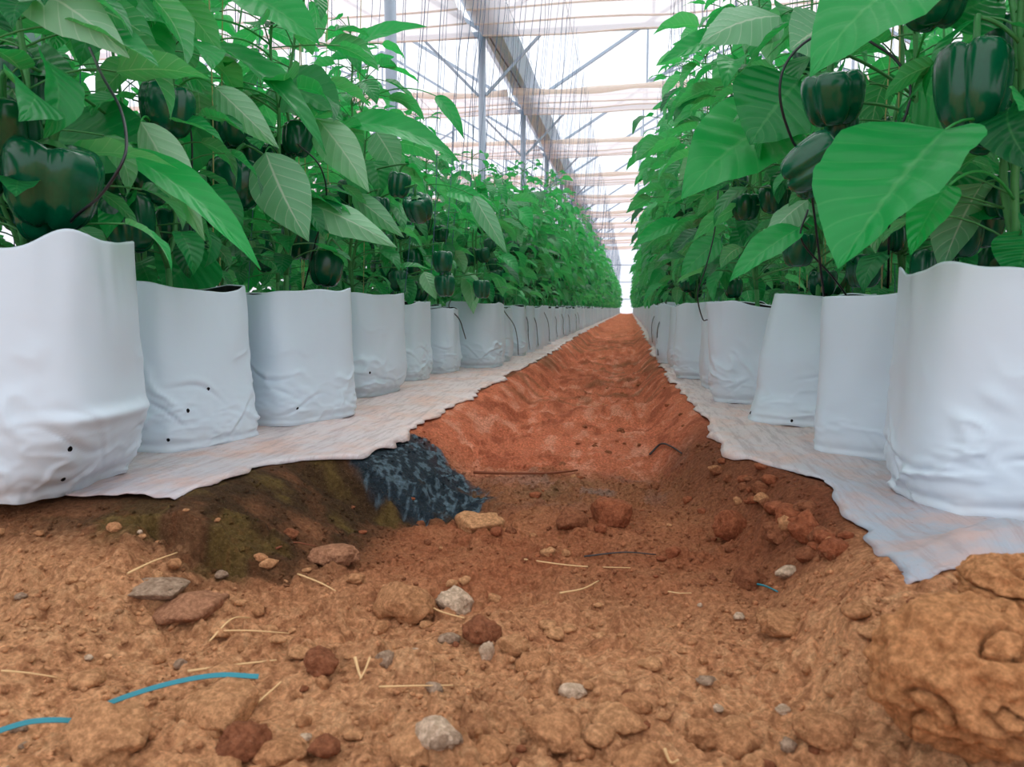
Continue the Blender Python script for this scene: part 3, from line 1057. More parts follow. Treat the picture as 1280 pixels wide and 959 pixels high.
def hero_pepper(side, i, px, py, y, wpx, k=0, tilt=(0, 0), rz=0, tall=1.1):
    pl = NEARP[side][i]
    c = aty(px, py, y); s = wpx * (c - cam.location).length / F * .98
    top = Vector((c.x, c.y, c.z + s * tall * .5))
    o_ = Vector(pl['o'])
    rot = Euler((tilt[0], tilt[1], rz)).to_matrix()
    loc = c - rot @ Vector((0, 0, -.5 * s * tall))
    add_pepper(pl['root'], loc - o_, s, k, tilt, rz, False, tall)
    tip = loc + rot @ Vector((.17 * s, .03 * s, .34 * s * tall)) - o_
    q = nearest_stem(pl, loc)
    tube(pl['st'], bez(np.array(tuple(tip)), (np.array(tuple(tip)) + q) / 2 + np.array([0, 0, .015]), q, 8), .0028, 6)


# --- hero leaves, left row
HL = [
    ('L', 0, (20, -25), (172, 62), 1.02, 62, 1.05, True, .8, .15, .6, .2),
    ('L', 1, (120, -40), (218, 102), 1.35, 85, 1.40, False, .7, .25, .8, 0),
    ('L', 1, (176, 152), (273, 290), 1.30, 44, 1.28, True, .9, .5, .7, .5),
    ('L', 1, (150, 190), (332, 334), 1.22, 46, 1.25, False, .9, .35, .7, -.2),
    ('L', 2, (332, 190), (374, 306), 1.62, 66, 1.60, True, .35, .35, .5, .3),
    ('L', 2, (396, 148), (466, 238), 1.85, 46, 1.83, True, .8, .3, .6, .2),
    ('L', 2, (262, 55), (402, 196), 1.66, 46, 1.66, False, .6, .4, .9, -.4),
    ('L', 1, (268, 108), (346, 188), 1.50, 36, 1.50, True, .55, .4, .8, .4),
    ('L', 2, (378, 252), (490, 318), 1.78, 44, 1.76, True, .6, .4, .9, .2),
    ('L', 3, (440, 244), (508, 294), 2.05, 26, 2.05, True, .4, .4, .9, .5),
    ('L', 1, (45, 170), (205, 215), 1.30, 130, 1.30, False, .35, .1, .4, 0),
    ('L', 2, (300, -10), (395, 60), 1.72, 60, 1.72, False, .85, .3, .8, 0),
    ('L', 2, (345, 100), (430, 150), 1.85, 80, 1.85, False, .35, .1, .4, 0),
    ('L', 0, (-20, 100), (95, 95), 1.15, 80, 1.10, False, .25, .2, .5, 0),
    ('L', 3, (440, 60), (532, 42), 2.30, 26, 2.25, False, .9, .3, .8, 0),
    ('L', 3, (430, 155), (575, 205), 2.15, 40, 2.15, False, .8, .3, .9, -.2),
    ('L', 2, (262, 120), (222, 235), 1.70, 70, 1.70, False, .6, .2, .5, 0),
    ('L', 3, (470, 165), (500, 215), 2.35, 40, 2.35, True, .4, .2, .5, 0),
    ('L', 1, (255, 310), (205, 362), 1.55, 90, 1.50, False, .55, .1, .4, 0),
    ('L', 4, (592, 245), (632, 318), 2.75, 24, 2.7, True, .3, .2, .5, .2),
    ('L', 5, (560, 240), (610, 262), 2.95, 26, 2.9, False, .9, .3, .8, 0),
    ('L', 6, (585, 340), (596, 392), 3.38, 24, 3.36, True, .9, .2, .3, 0),
    ('L', 4, (530, 340), (545, 375), 2.66, 20, 2.64, True, 1., .2, .4, 0),
    ('L', 3, (545, 120), (585, 170), 2.45, 18, 2.45, False, .8, .3, .6, 0),
    ('L', 1, (60, -30), (130, -60), 1.35, 60, 1.3, False, .5, .2, .6, 0),
    ('L', 2, (230, 30), (160, 90), 1.60, 70, 1.55, False, .6, .2, .6, 0),
]
HR = [
    ('R', 0, (1165, -40), (995, 88), 1.08, 112, 1.02, False, .75, .12, .7, .1),
    ('R', 0, (1182, 162), (1066, 338), 1.05, 160, 1.00, False, .66, .40, .5, .45),
    ('R', 0, (1186, 232), (1132, 318), 1.06, 44, 1.02, False, .85, .3, .5, .1),
    ('R', 3, (985, 150), (838, 238), 1.98, 110, 1.85, False, .85, .15, .7, 0),
    ('R', 3, (905, 45), (830, 84), 2.25, 30, 2.2, False, .8, .35, .6, 0),
    ('R', 5, (850, 278), (788, 306), 2.9, 24, 2.85, False, .85, .3, .5, 0),
    ('R', 2, (1000, 285), (912, 352), 1.62, 44, 1.58, False, .75, .3, .5, .1),
    ('R', 2, (1010, 250), (950, 300), 1.80, 40, 1.76, True, .6, .25, .4, .2),
    ('R', 2, (1000, 100), (935, 180), 1.75, 120, 1.75, False, .35, .1, .5, 0),
    ('R', 2, (975, 20), (870, 50), 1.8, 70, 1.72, True, .45, .2, .6, 0),
    ('R', 1, (1140, 110), (1230, 160), 1.55, 90, 1.55, False, .65, .1, .4, 0),
    ('R', 1, (1180, 30), (1250, -10), 1.3, 90, 1.3, False, .5, .1, .5, 0),
    ('R', 1, (1250, 240), (1170, 260), 1.35, 80, 1.35, False, .4, .15, .5, 0),
    ('R', 4, (930, 140), (880, 200), 2.3, 60, 2.3, True, .4, .2, .5, 0),
    ('R', 3, (1010, 240), (1000, 300), 2.2, 50, 2.2, False, .5, .2, .5, 0),
    ('R', 1, (1040, 30), (985, 60), 1.5, 90, 1.5, True, .3, .1, .5, 0),
    ('R', 0, (1290, 290), (1270, 350), 1.15, 60, 1.15, False, .6, .1, .5, 0),
    ('R', 4, (900, 300), (850, 345), 2.3, 36, 2.3, False, .6, .2, .5, 0),
]
for h_ in HL + HR:
    hero_leaf(h_[0], h_[1], h_[2], h_[3], h_[4], h_[5], h_[6], h_[7], h_[8], h_[9], h_[10], h_[11])

HP = [
    ('L', 0, 58, 232, 1.02, 96, 1, (.25, .2), .6, 1.0), ('L', 0, 8, 168, .99, 62, 2, (.1, -.2), 1.5, 1.15), ('L', 0, 22, 118, 1.12, 70, 3, (0, .2), 2, 1.1),
    ('L', 1, 205, 140, 1.42, 58, 1, (.1, .1), 1, 1.0), ('L', 1, 160, 282, 1.36, 58, 2, (-.1, .2), 2.2, 1.1), ('L', 1, 142, 240, 1.42, 56, 4, (0, 0), 3, 1.05),
    ('L', 1, 216, 288, 1.6, 32, 3, (0, 0), .4, 1.0), ('L', 2, 288, 160, 1.72, 48, 1, (0, .1), 0, 1.0), ('L', 2, 292, 232, 1.66, 62, 2, (0, .1), .8, .95),
    ('L', 2, 308, 205, 1.80, 44, 4, (0, -.1), 2, 1.3), ('L', 3, 405, 336, 1.90, 42, 1, (0, .15), 1, 1.1), ('L', 3, 374, 303, 1.98, 46, 2, (0, 0), 2, 1.0),
    ('L', 3, 497, 232, 2.18, 28, 1, (0, .2), 0, 1.15), ('L', 3, 522, 262, 2.15, 36, 2, (.3, -.5), 1, 1.0), ('L', 3, 472, 262, 2.2, 30, 4, (0, 0), 1, 1.0),
    ('L', 4, 552, 328, 2.6, 26, 1, (0, 0), 1, 1.1), ('L', 4, 556, 358, 2.62, 26, 3, (0, 0), 1, 1.1), ('L', 5, 602, 362, 3.0, 22, 3, (0, 0), 1, 1.1), ('L', 0, 118, 162, 1.4, 44, 0, (0, 1.2), 1, .9),
    ('R', 1, 1038, 126, 1.40, 66, 1, (.15, -.2), .5, .92), ('R', 1, 1012, 205, 1.36, 58, 2, (.5, 1.0), .3, 1.2), ('R', 0, 1216, 112, 1.12, 74, 4, (0, .05), 1, 1.25),
    ('R', 0, 1168, -4, 1.25, 66, 3, (0, 0), 1, 1.0), ('R', 3, 930, 260, 2.05, 34, 1, (0, 0), .4, .95), ('R', 3, 967, 250, 2.0, 36, 2, (0, 0), 1, .95),
    ('R', 2, 1000, 314, 1.78, 38, 1, (0, 0), 2, 1.05), ('R', 1, 1198, 298, 1.40, 46, 2, (0, 0), 1, 1.0), ('R', 1, 1228, 284, 1.42, 44, 3, (0, 0), 2, 1.1),
    ('R', 1, 1164, 342, 1.46, 46, 1, (0, .2), 1, 1.1), ('R', 2, 1046, 272, 1.7, 34, 4, (0, 0), 1, 1.2), ('R', 1, 1052, 162, 1.44, 36, 3, (0, 0), 1, 1.0),
    ('R', 2, 1108, 172, 1.75, 40, 0, (0, 0), 2, 1.0), ('R', 0, 1270, 60, 1.3, 60, 2, (0, 0), 1, 1.0), ('R', 2, 1080, 340, 1.8, 40, 2, (0, 0), 2, 1.0), ('R', 0, 1262, 246, 1.3, 46, 1, (0, 0), 2, 1.1),
    ('R', 3, 1030, 355, 2.0, 32, 4, (0, 0), 2, 1.0), ('R', 1, 1010, 232, 1.42, 30, 4, (0, 0), 1, 1.1),
]
for h_ in HP: hero_pepper(*h_)
for side in 'LR':
    for pl in NEARP[side]:
        fr = pl['fr'] if pl['i'] >= 4 else pl['fr'][::2][:2]
        dress(pl['root'], (pl['st'].mesh('stem', True, M_STEM), pl['fo'].mesh('foliage', True, M_LEAF)), False, 6, fr)

for side in 'LR':
    sn = 'left' if side == 'L' else 'right'
    for i, (x, y, bh) in enumerate(BAGPOS[side]):
        if i < len(NEARP[side]): continue
        g = 'pepper plants of the %s row' % sn
        lab = ('leafy bell pepper plant in the middle stretch of the %s row' if y < 9 else 'distant bell pepper plant far down the %s row') % sn
        hs = (.86 + .30 * float(sstep(4.5, 9, np.float64(y)))) * random.uniform(.92, 1.08) if side == 'L' else random.uniform(1.1, 1.25)
        dx = .0
        if y < 9: place_plant(MIDP, 'mid', x + dx, y, .246, random.uniform(0, 6.28), (1.0, hs * (1.12 if side == 'L' else 1)), lab, g, 5, True)
        else: place_plant(FAR, 'far', x + dx, y, .246, random.uniform(0, 6.28), (1.0, hs * .98), lab, g, 2, True)
    for (x, y, bh) in BACK[side]:
        place_plant(MIDP, 'mid', x, y, .246, random.uniform(0, 6.28), (1.1, random.uniform(1.0, 1.2)), 'dense bell pepper plant of the second row behind the %s row' % sn, 'pepper plants behind the %s row' % sn, 5, True)
# the rest of the second rows
for side in 'LR':
    rg = random.Random(90)
    mbf = MB()
    y = 6.5
    while y < 49.5:
        _, _, _, st, fo = FAR[rg.randrange(6)]
        a = rg.uniform(0, 6.28); sc = rg.uniform(.95, 1.15)
        V = np.concatenate(fo.v); A = np.concatenate(fo.a); Q = np.concatenate(fo.q)
        ca, sa = math.cos(a), math.sin(a)
        V2 = np.stack([(V[:, 0] * ca - V[:, 1] * sa) * 1.1 + (-1.32 if side == 'L' else .95), (V[:, 0] * sa + V[:, 1] * ca) * 1.1 + y, V[:, 2] * sc + .24], 1)
        mbf.add(V2, Q, None, A)
        y += .41
    tag(link('foliage', mbf.mesh('foliage', True, M_LEAF)), 'continuous pepper foliage of the far second row behind the %s row' % ('left' if side == 'L' else 'right'), 'foliage', None, 'stuff')

for (bx_, what) in ((-1.78, 'third row to the left'), (-2.75, 'next bed to the left'), (1.42, 'third row to the right'), (2.2, 'next bed to the right')):
    rg = random.Random(int(bx_ * 100)); mbf = MB(); y = .9
    while y < (16 if abs(bx_) < 2 else 30):
        _, _, _, st, fo = FAR[rg.randrange(6)]
        a = rg.uniform(0, 6.28); sc = rg.uniform(.9, 1.1)
        V = np.concatenate(fo.v); A = np.concatenate(fo.a); Q = np.concatenate(fo.q); ca, sa = math.cos(a), math.sin(a)
        mbf.add(np.stack([(V[:, 0] * ca - V[:, 1] * sa) * 1.2 + bx_, (V[:, 0] * sa + V[:, 1] * ca) * 1.2 + y, V[:, 2] * sc + .10], 1), Q, None, A)
        y += .36
    tag(link('foliage', mbf.mesh('foliage', True, M_LEAF)), 'continuous pepper foliage of the %s' % what, 'foliage', None, 'stuff')

# ------------------------------------------------------------------ trellis strings and their wires
WZ = 3.0
ROWS = [('left', -.58, -.80, 1), ('right', .36, .40, 1), ('left', -1.12, -1.32, 0), ('right', .88, .95, 0)]
unit = []
for k in range(5):
    rg = random.Random(k); m_ = MB()
    pts = [(rg.uniform(-.006, .006), rg.uniform(-.012, .012), z) for z in np.linspace(0, 1, 9)]
    pts[0] = (0, 0, 0); pts[-1] = (0, 0, 1)
    tube(m_, spline(pts, 3), .0015, 4)
    unit.append(m_)
SM = [u.mesh('trellis_string', True, M_STRING) for u in unit]
TM = []
for k in range(3):
    rg = random.Random(40 + k); m_ = MB()
    pts = [(rg.uniform(-.006, .006), rg.uniform(-.012, .012), z) for z in np.linspace(0, 1, 9)]
    pts[0] = (0, 0, 0); pts[-1] = (0, 0, 1)
    tube(m_, spline(pts, 4), .0014, 5); TM.append(m_.mesh('trellis_string', True, M_TWINE))
rg = random.Random(5)
cands = []
for sn, wx, bx, front in ROWS:
    y = 1.55
    while y < 49:
        for q in range(2):
            nr = front == 1 and y < 2.7
            if nr: wx_, bx_ = (-.86, -.93) if sn == 'left' else (.46, .50)
            else: wx_, bx_ = wx, bx
            cands.append((y + rg.uniform(-.06, .06) + q * .12, sn, wx_ + rg.uniform(-.05, .05), bx_ + rg.uniform(-.04, .04), front, .30 + rg.uniform(0, .05)))
        y += .41
for (sn, wx, bx) in (('left', -2.75, -2.8), ('left', -3.3, -3.3), ('left', -4.9, -4.9), ('right', 2.1, 2.1), ('right', 2.6, 2.6)):
    y = 4.0
    while y < 49:
        cands.append((y + rg.uniform(-.1, .1), sn, wx + rg.uniform(-.05, .05), bx + rg.uniform(-.05, .05), 2, .9))
        y += .25
cands.sort(key=lambda c: c[0] + (3 if c[4] == 0 else 0) + (100 if c[4] == 2 else 0))
rest = MB()
for n, (y, sn, wx, bx, front, z0) in enumerate(cands):
    top = Vector((wx, y + rg.uniform(-.04, .04), WZ)); bot = Vector((bx, y, z0)); d = top - bot
    if n < 290:
        o = link('trellis_string', (TM[n % 3] if (y < 2.6 and front == 1) else SM[n % 5]))
        o.location = bot; o.rotation_mode = 'QUATERNION'; o.rotation_quaternion = d.to_track_quat('Z', 'Y'); o.scale = (1, 1, d.length)
        if y < 2.6 and front == 1:
            lab = 'beige twine climbing through the nearest pepper plants of the %s row' % sn
        else:
            lab = 'thin trellis string tinted as a dark silhouette hanging above the %s rows of plants' % sn
        tag(o, lab, 'string', 'trellis strings above the %s rows' % sn)
    else:
        q = d.to_track_quat('Z', 'Y').to_matrix(); u = unit[n % 5]
        V = np.concatenate(u.v)[::1]
        # a lighter model for the farthest ones
        a3 = [Vector((0.0022 * math.cos(a), .0022 * math.sin(a), 0)) for a in (0, 2.1, 4.2)]
        mx = Vector((rg.uniform(-.02, .02), rg.uniform(-.05, .05), .5 * d.length))
        pts = []
        for zz in (Vector((0, 0, 0)), mx, Vector((0, 0, d.length))):
            for a in a3: pts.append(tuple(bot + q @ (a + zz)))
        rest.add(pts, grid_quads(3, 3, True))
tag(link('trellis_strings', rest.mesh('trellis_strings', True, M_STRING)), 'mass of thin strings hanging over the far rows and the next beds', 'strings', None, 'stuff')
for (sn, wx, which) in (('left', -.60, 'front left row'), ('right', .36, 'front right row'), ('left', -1.12, 'second left row'), ('right', .88, 'second right row'),
                        ('left', -2.75, 'next bed to the left'), ('left', -3.3, 'next bed to the left, farther wire'), ('left', -4.9, 'outermost bed to the left'),
                        ('right', 2.1, 'next bed to the right'), ('right', 2.6, 'next bed to the right, farther wire')):
    m_ = MB()
    pts = [(wx, y, WZ + .02 * math.sin(y * .8)) for y in np.linspace(.5, 50, 60)]
    tube(m_, pts, .0018, 5)
    tag(link('support_wire', m_.mesh('support_wire', True, M_WIRE)), 'overhead wire holding the strings of the %s' % which, 'wire', 'overhead support wires')

# ------------------------------------------------------------------ the greenhouse
G = H + 3.63
X0, X1, XA = -2.0, 6.0, 2.0
APEX = G + 2.55
Y1 = 10.35
frames = [Y1 + 4 * k for k in range(-2, 10)]
ordn = {0: 'nearest in view', 1: 'second from the camera', 2: 'third from the camera', 3: 'fourth from the camera'}


def tubeobj(name, a, b, r, mat, parent=None, seg=8):
    m_ = MB(); tube(m_, [a, (np.array(a) + np.array(b)) / 2, b], r, seg)
    return link(name, m_.mesh(name, True, mat), parent)


for k, fy in enumerate(frames):
    kk = k - 2
    for (sx, sw) in ((X0, 'span over the path'), (X0 - 8, 'left-hand span')):
        t = empty('roof_truss', (sx, fy, G))
        m_ = MB(); bar(m_, (0, 0, 0), (8, 0, 0), .05, .07); link('tie_beam', m_.mesh('tie_beam', False, M_STEEL), t)
        for s in (0, 1):
            e = (0, 0, .06) if s == 0 else (8, 0, .06)
            m_ = MB(); bar(m_, e, (4, 0, APEX - G), .05, .05); link('rafter', m_.mesh('rafter', False, M_STEEL), t)
            xv = 2.25 if s == 0 else 5.75
            m_ = MB(); bar(m_, (xv, 0, 0), (xv, 0, .06 + 2.49 * (2.25 / 4)), .035); link('upright', m_.mesh('upright', False, M_STEEL), t)
            m_ = MB(); bar(m_, (xv, 0, .45), (4, 0, 1.05), .03); link('web_brace', m_.mesh('web_brace', False, M_STEEL), t)
            kx = .82 if s == 0 else 7.18
            ex = .05 if s == 0 else 7.95
            m_ = MB(); bar(m_, (ex, 0, -.78), (kx, 0, 0), .035); link('knee_brace', m_.mesh('knee_brace', False, M_STEEL), t)
        m_ = MB(); bar(m_, (4, 0, 0), (4, 0, APEX - G), .035); link('king_post', m_.mesh('king_post', False, M_STEEL), t)
        which = ordn.get(kk)
        lab = 'grey steel roof truss of the %s, %s' % (sw, which) if which else ('grey steel roof truss of the %s, %s' % (sw, 'farther down the greenhouse' if kk > 0 else 'above the camera'))
        tag(t, lab, 'roof truss', 'greenhouse roof trusses', 'structure')
    for (sx, sw) in ((X0, 'left'), (X1, 'right')):
        m_ = MB()
        tube(m_, [(sx, fy, -.05), (sx, fy, G / 2), (sx, fy, G)], .05, 12)
        p_ = link('steel_post', m_.mesh('steel_post', True, M_STEEL))
        which = ordn.get(kk)
        tag(p_, 'round grey steel post under the %s gutter, %s' % (sw, which or ('farther down the greenhouse' if kk > 0 else 'beside the camera')), 'post', 'greenhouse posts', 'structure')
        m_ = MB(); tube(m_, [(0, 0, -.12), (0, 0, .12)], .053, 12)
for (sx, sw) in ((X0, 'left'), (X1, 'right')):
    m_ = MB()
    prof = [(-.27, .16), (-.24, .16), (-.10, .03), (.10, .03), (.24, .16), (.27, .16), (.12, 0), (-.12, 0)]
    v = [(sx + a + .13 * (sx < 0), y, G + .03 + b) for y in (1.0, 50.3) for a, b in prof]
    m_.add(v, [(i, (i + 1) % 8, 8 + (i + 1) % 8, 8 + i) for i in range(8)])
    tag(link('roof_gutter', m_.mesh('roof_gutter', False, M_GUTTER)), 'long grey metal roof gutter running down the %s posts' % sw, 'gutter', None, 'structure')

# cloth curtains drawn back against every truss
def curtain(sx, fy, seed, deep):
    t = empty('shade_curtain', (sx, fy, G))
    rg = random.Random(seed)
    nx, ny = 60, 40
    x = np.linspace(.05, 7.95, nx); v = np.linspace(0, 1, ny)
    X, V = np.meshgrid(x, v)
    nf = 4
    Yv = -.06 - deep * V
    sag = .07 * np.abs(np.sin(V * PI * nf)) * (1 + .3 * noise(X * .9, V * 3, seed=seed))
    Z = -.03 - sag + .025 * noise(X * .8 + seed, V * 2, seed=seed + 3) - .02 * np.abs(np.sin(X * PI / 2))
    Yv = Yv + .05 * noise(X * .7, V * 2, seed=seed + 5) * V
    m_ = MB(); m_.add(np.stack([X, Yv, Z], -1).reshape(-1, 3), grid_quads(ny, nx))
    link('curtain_cloth', m_.mesh('curtain_cloth', True, M_CURT), t)
    m_ = MB()
    pts = [(xx, float(Yv[-1, i]) - .02, float(Z[-1, i]) - .02 - .02 * math.sin(xx * 1.2 + seed)) for i, xx in enumerate(x)]
    tube(m_, pts, .05 + .012 * np.sin(x * 5 + seed), 8)
    link('curtain_roll', m_.mesh('curtain_roll', True, M_ROLL), t)
    for j in (1, 2, 3):
        row = int(j / nf * (ny - 1) - (ny - 1) / nf / 2)
        m_ = MB(); pts = [(xx, float(Yv[row, i]), float(Z[row, i]) - .008) for i, xx in enumerate(x)]
        tube(m_, pts, .012, 6)
        link('curtain_fold', m_.mesh('curtain_fold', True, M_ROLL), t)
    return t


for k, fy in enumerate(frames):
    kk = k - 2
    for (sx, sw) in ((X0, 'path'), (X0 - 8, 'left-hand')):
        t = curtain(sx, fy, k * 3 + int(sx), 1.45 if kk != 0 else 1.9)
        which = ordn.get(kk)
        if kk < 0: lab = 'gathered cloth curtain overhead in the %s span' % sw
        elif which: lab = 'gathered beige cloth curtain at the %s span truss %s' % (sw, which)
        else: lab = 'small gathered cloth curtain far down the %s span' % sw
        tag(t, lab, 'curtain', 'gathered shade curtains')

m_ = MB()
tube(m_, spline([(-2.02, 5.2, G + .35), (-1.97, 8.0, G + .12), (-1.90, 10.4, G - .02), (-1.84, 12.5, G + .0), (-1.86, 14.35, G + .02)], 8), .014, 6)
tag(link('cable', m_.mesh('cable', True, M_TUBE)), 'black cable slanting along the left gutter to the second post', 'cable')


def sheet(name, pts_fn, nu, nv, mat, label):
    U, V = np.meshgrid(np.linspace(0, 1, nu), np.linspace(0, 1, nv))
    P = pts_fn(U, V)
    m_ = MB(); m_.add(P.reshape(-1, 3), grid_quads(nv, nu))
    return tag(link(name, m_.mesh(name, True, mat)), label, None, None, 'structure')


def roof(sx):
    def f(U, V):
        x = sx + 8 * U
        z = G + .18 + (APEX - G) * (1 - np.abs(U * 2 - 1)) + .25 * np.sin(PI * (1 - np.abs(U * 2 - 1)))
        return np.stack([x, -3.8 + 54.2 * V, z], -1)
    return f


sheet('ceiling', roof(X0), 33, 60, M_FILM, 'white plastic roof film above the path')
sheet('ceiling', roof(X0 - 8), 33, 60, M_FILM, 'white plastic roof film of the left-hand span')
sheet('wall_left', lambda U, V: np.stack([-10 + 0 * U, -3.8 + 54.2 * U, -.2 + (G + .4) * V], -1), 30, 12, M_WALL, 'translucent plastic side wall on the left')
sheet('wall_right', lambda U, V: np.stack([6.4 + 0 * U, -3.8 + 54.2 * U, -.2 + (G + .4) * V], -1), 30, 12, M_WALL, 'translucent plastic side wall on the right')
sheet('wall_back', lambda U, V: np.stack([-10 + 16.4 * U, 50.3 + .02 * np.sin(U * 60), -.2 + (APEX + .3) * V], -1), 90, 12, M_WALL, 'white plastic end wall where the path stops')
for k, z in enumerate((.9, 2.0, 3.1)):
    m_ = MB(); bar(m_, (-10, 50.2, z), (6.4, 50.2, z), .04, .05)
    tag(link('trim_%d' % (k + 1), m_.mesh('trim', False, M_STEEL)), 'horizontal rail on the end wall', None, None, 'structure')

# ------------------------------------------------------------------ drip tubes
def tubething(pts, r, label, mat=None, name='drip_tube', cat='drip tube', group='thin black drip tubes'):
    m_ = MB(); tube(m_, spline(pts, 8), r, 7)
    return tag(link(name, m_.mesh(name, True, mat or M_TUBE)), label, cat, group)


def pth(seq):       # (px, py, distance)
    return [aty(*s) for s in seq]


tubething(pth([(112, 60, 1.12), (128, 95, 1.06), (150, 135, 1.02), (158, 175, .99), (152, 205, .97), (125, 245, .98), (95, 270, 1.0), (72, 298, 1.05)]), .0022,
          'thin black drip tube arching down into the nearest left grow bag')
tubething(pth([(232, 130, 1.5), (240, 180, 1.5), (238, 260, 1.48), (236, 330, 1.5), (232, 362, 1.56)]), .002, 'thin black drip tube hanging down into the second left bag')
tubething(pth([(372, 180, 1.72), (400, 208, 1.74), (408, 250, 1.78), (395, 300, 1.85), (380, 360, 1.9)]), .002, 'thin black drip tube curving among leaves above the third left bag')
tubething(pth([(1095, 20, 1.35), (1040, 35, 1.33), (1000, 58, 1.32), (978, 90, 1.32), (976, 130, 1.33), (990, 175, 1.36), (1010, 215, 1.4), (1030, 370, 1.55)]), .0022,
          'black drip tube bowing leftward beside the ribbed fruit on the right')
tubething(pth([(1085, 50, 1.35), (1120, 75, 1.34), (1138, 110, 1.33), (1130, 150, 1.33), (1115, 175, 1.35), (1110, 360, 1.55)]), .0022, 'black drip tube looping behind the huge folded leaf on the right')
tubething(pth([(898, 238, 2.25), (893, 290, 2.24), (882, 335, 2.24), (872, 368, 2.25), (878, 398, 2.3), (884, 400, 2.34)]), .002, 'thin black drip tube hanging before the fourth right bag')
tubething(pth([(1010, 262, 1.6), (1002, 300, 1.6), (1040, 345, 1.62), (1060, 372, 1.66)]), .002, 'thin black drip tube bent low among the right-hand fruit')
# loops over the bag faces farther down
def loop(side, i, seq, lab):
    x, y, h = BAGPOS[side][i]
    s = 1 if side == 'L' else -1
    pts = [(x + s * (.139 + .004 * (k % 2)) if z < h - .01 else x + s * .10, y + dy, z) for k, (dy, z) in enumerate(seq)]
    tubething(pts, .0024, lab)


loop('L', 5, [(-.02, .325), (-.05, .29), (-.03, .24), (.03, .19), (.10, .15)], 'short drip tube slanting across the sixth left bag')
loop('L', 7, [(-.12, .33), (-.12, .28), (-.02, .2), (.08, .12), (.15, .03)], 'drip tube slanting down the eighth left bag to the film')
loop('L', 8, [(.10, .33), (.09, .28), (.0, .21), (.0, .12), (.10, .04)], 'drip tube looped over the ninth left bag')
for i in range(9, 22, 2):
    a = random.uniform(-.1, .0)
    loop('L', i, [(a, .33), (a + .01, .29), (a + random.uniform(.0, .1), .2), (a + random.uniform(.0, .12), .12), (a + .16, .04)], 'drip tube looped over a small bag in the middle of the left row')
for i in range(7, 16, 2):
    a = random.uniform(-.05, .08)
    loop('R', i, [(a, .33), (a, .29), (a - random.uniform(.0, .08), .2), (a - .02, .12), (a - .1, .05)], 'drip tube looped over a small bag in the middle of the right row')

# ------------------------------------------------------------------ clods, stones, straw on the soil
def rock_mesh(seed, ang=.5, mat=None, res=3):
    import bmesh
    bm = bmesh.new()
    bmesh.ops.create_icosphere(bm, subdivisions=res, radius=1)
    V = np.array([v.co[:] for v in bm.verts])
    so = seed * 3.7
    n = fbm(V[:, 0] * 1.1 + so, V[:, 1] * 1.1, V[:, 2] * 1.1, seed=seed, octaves=2)
    n2 = fbm(V[:, 0] * 4 + so, V[:, 1] * 4, V[:, 2] * 4, seed=seed + 3, octaves=3)
    r = 1 + .42 * n + .26 * n2
    rg = np.random.default_rng(seed)
    for _ in range(int(10 * ang) + 2):        # broken faces
        d = rg.normal(size=3); d /= np.linalg.norm(d)
        lim = rg.uniform(.62, .9)
        dt = (V * r[:, None]) @ d
        r = np.where(dt > lim, r * (lim + .15 * (dt - lim)) / np.maximum(dt, 1e-6), r)
    for v, k, p in zip(bm.verts, r, V): v.co = Vector(p * k)
    me = bpy.data.meshes.new('clod'); bm.to_mesh(me); bm.free()
    for p in me.polygons: p.use_smooth = True
    me.materials.append(mat)
    return me


def ground_hit(px, py):
    z = -.06
    for _ in range(6):
        p = at(px, py, z); z = .5 * z + .5 * gz(p.x, p.y)
    return at(px, py, z)


def stone(px, py, wpx, hpx, mat, label, seed, name='soil_clod', cat='soil clod', group='clods and stones on the path', ang=.5, depth=.9):
    p = ground_hit(px, py + hpx * .42)
    k = (p - cam.location).length / F
    w = wpx * k / 2; h = hpx * k / 2
    dy = w * depth
    me = rock_mesh(seed, ang, M_CLOD[mat], 4 if wpx > 30 else 3)
    o = link(name, me)
    zb = float(np.mean(ground_z(np.array([p.x - w * .5, p.x, p.x + w * .5]), np.array([p.y, p.y + dy * .5, p.y]))))
    o.location = (p.x, p.y + dy * .6, zb + h * .45); o.scale = (w * 1.02, dy, h * 1.1)
    o.rotation_euler = (0, 0, (seed % 7 - 3) * .12)
    return tag(o, label, cat, group)


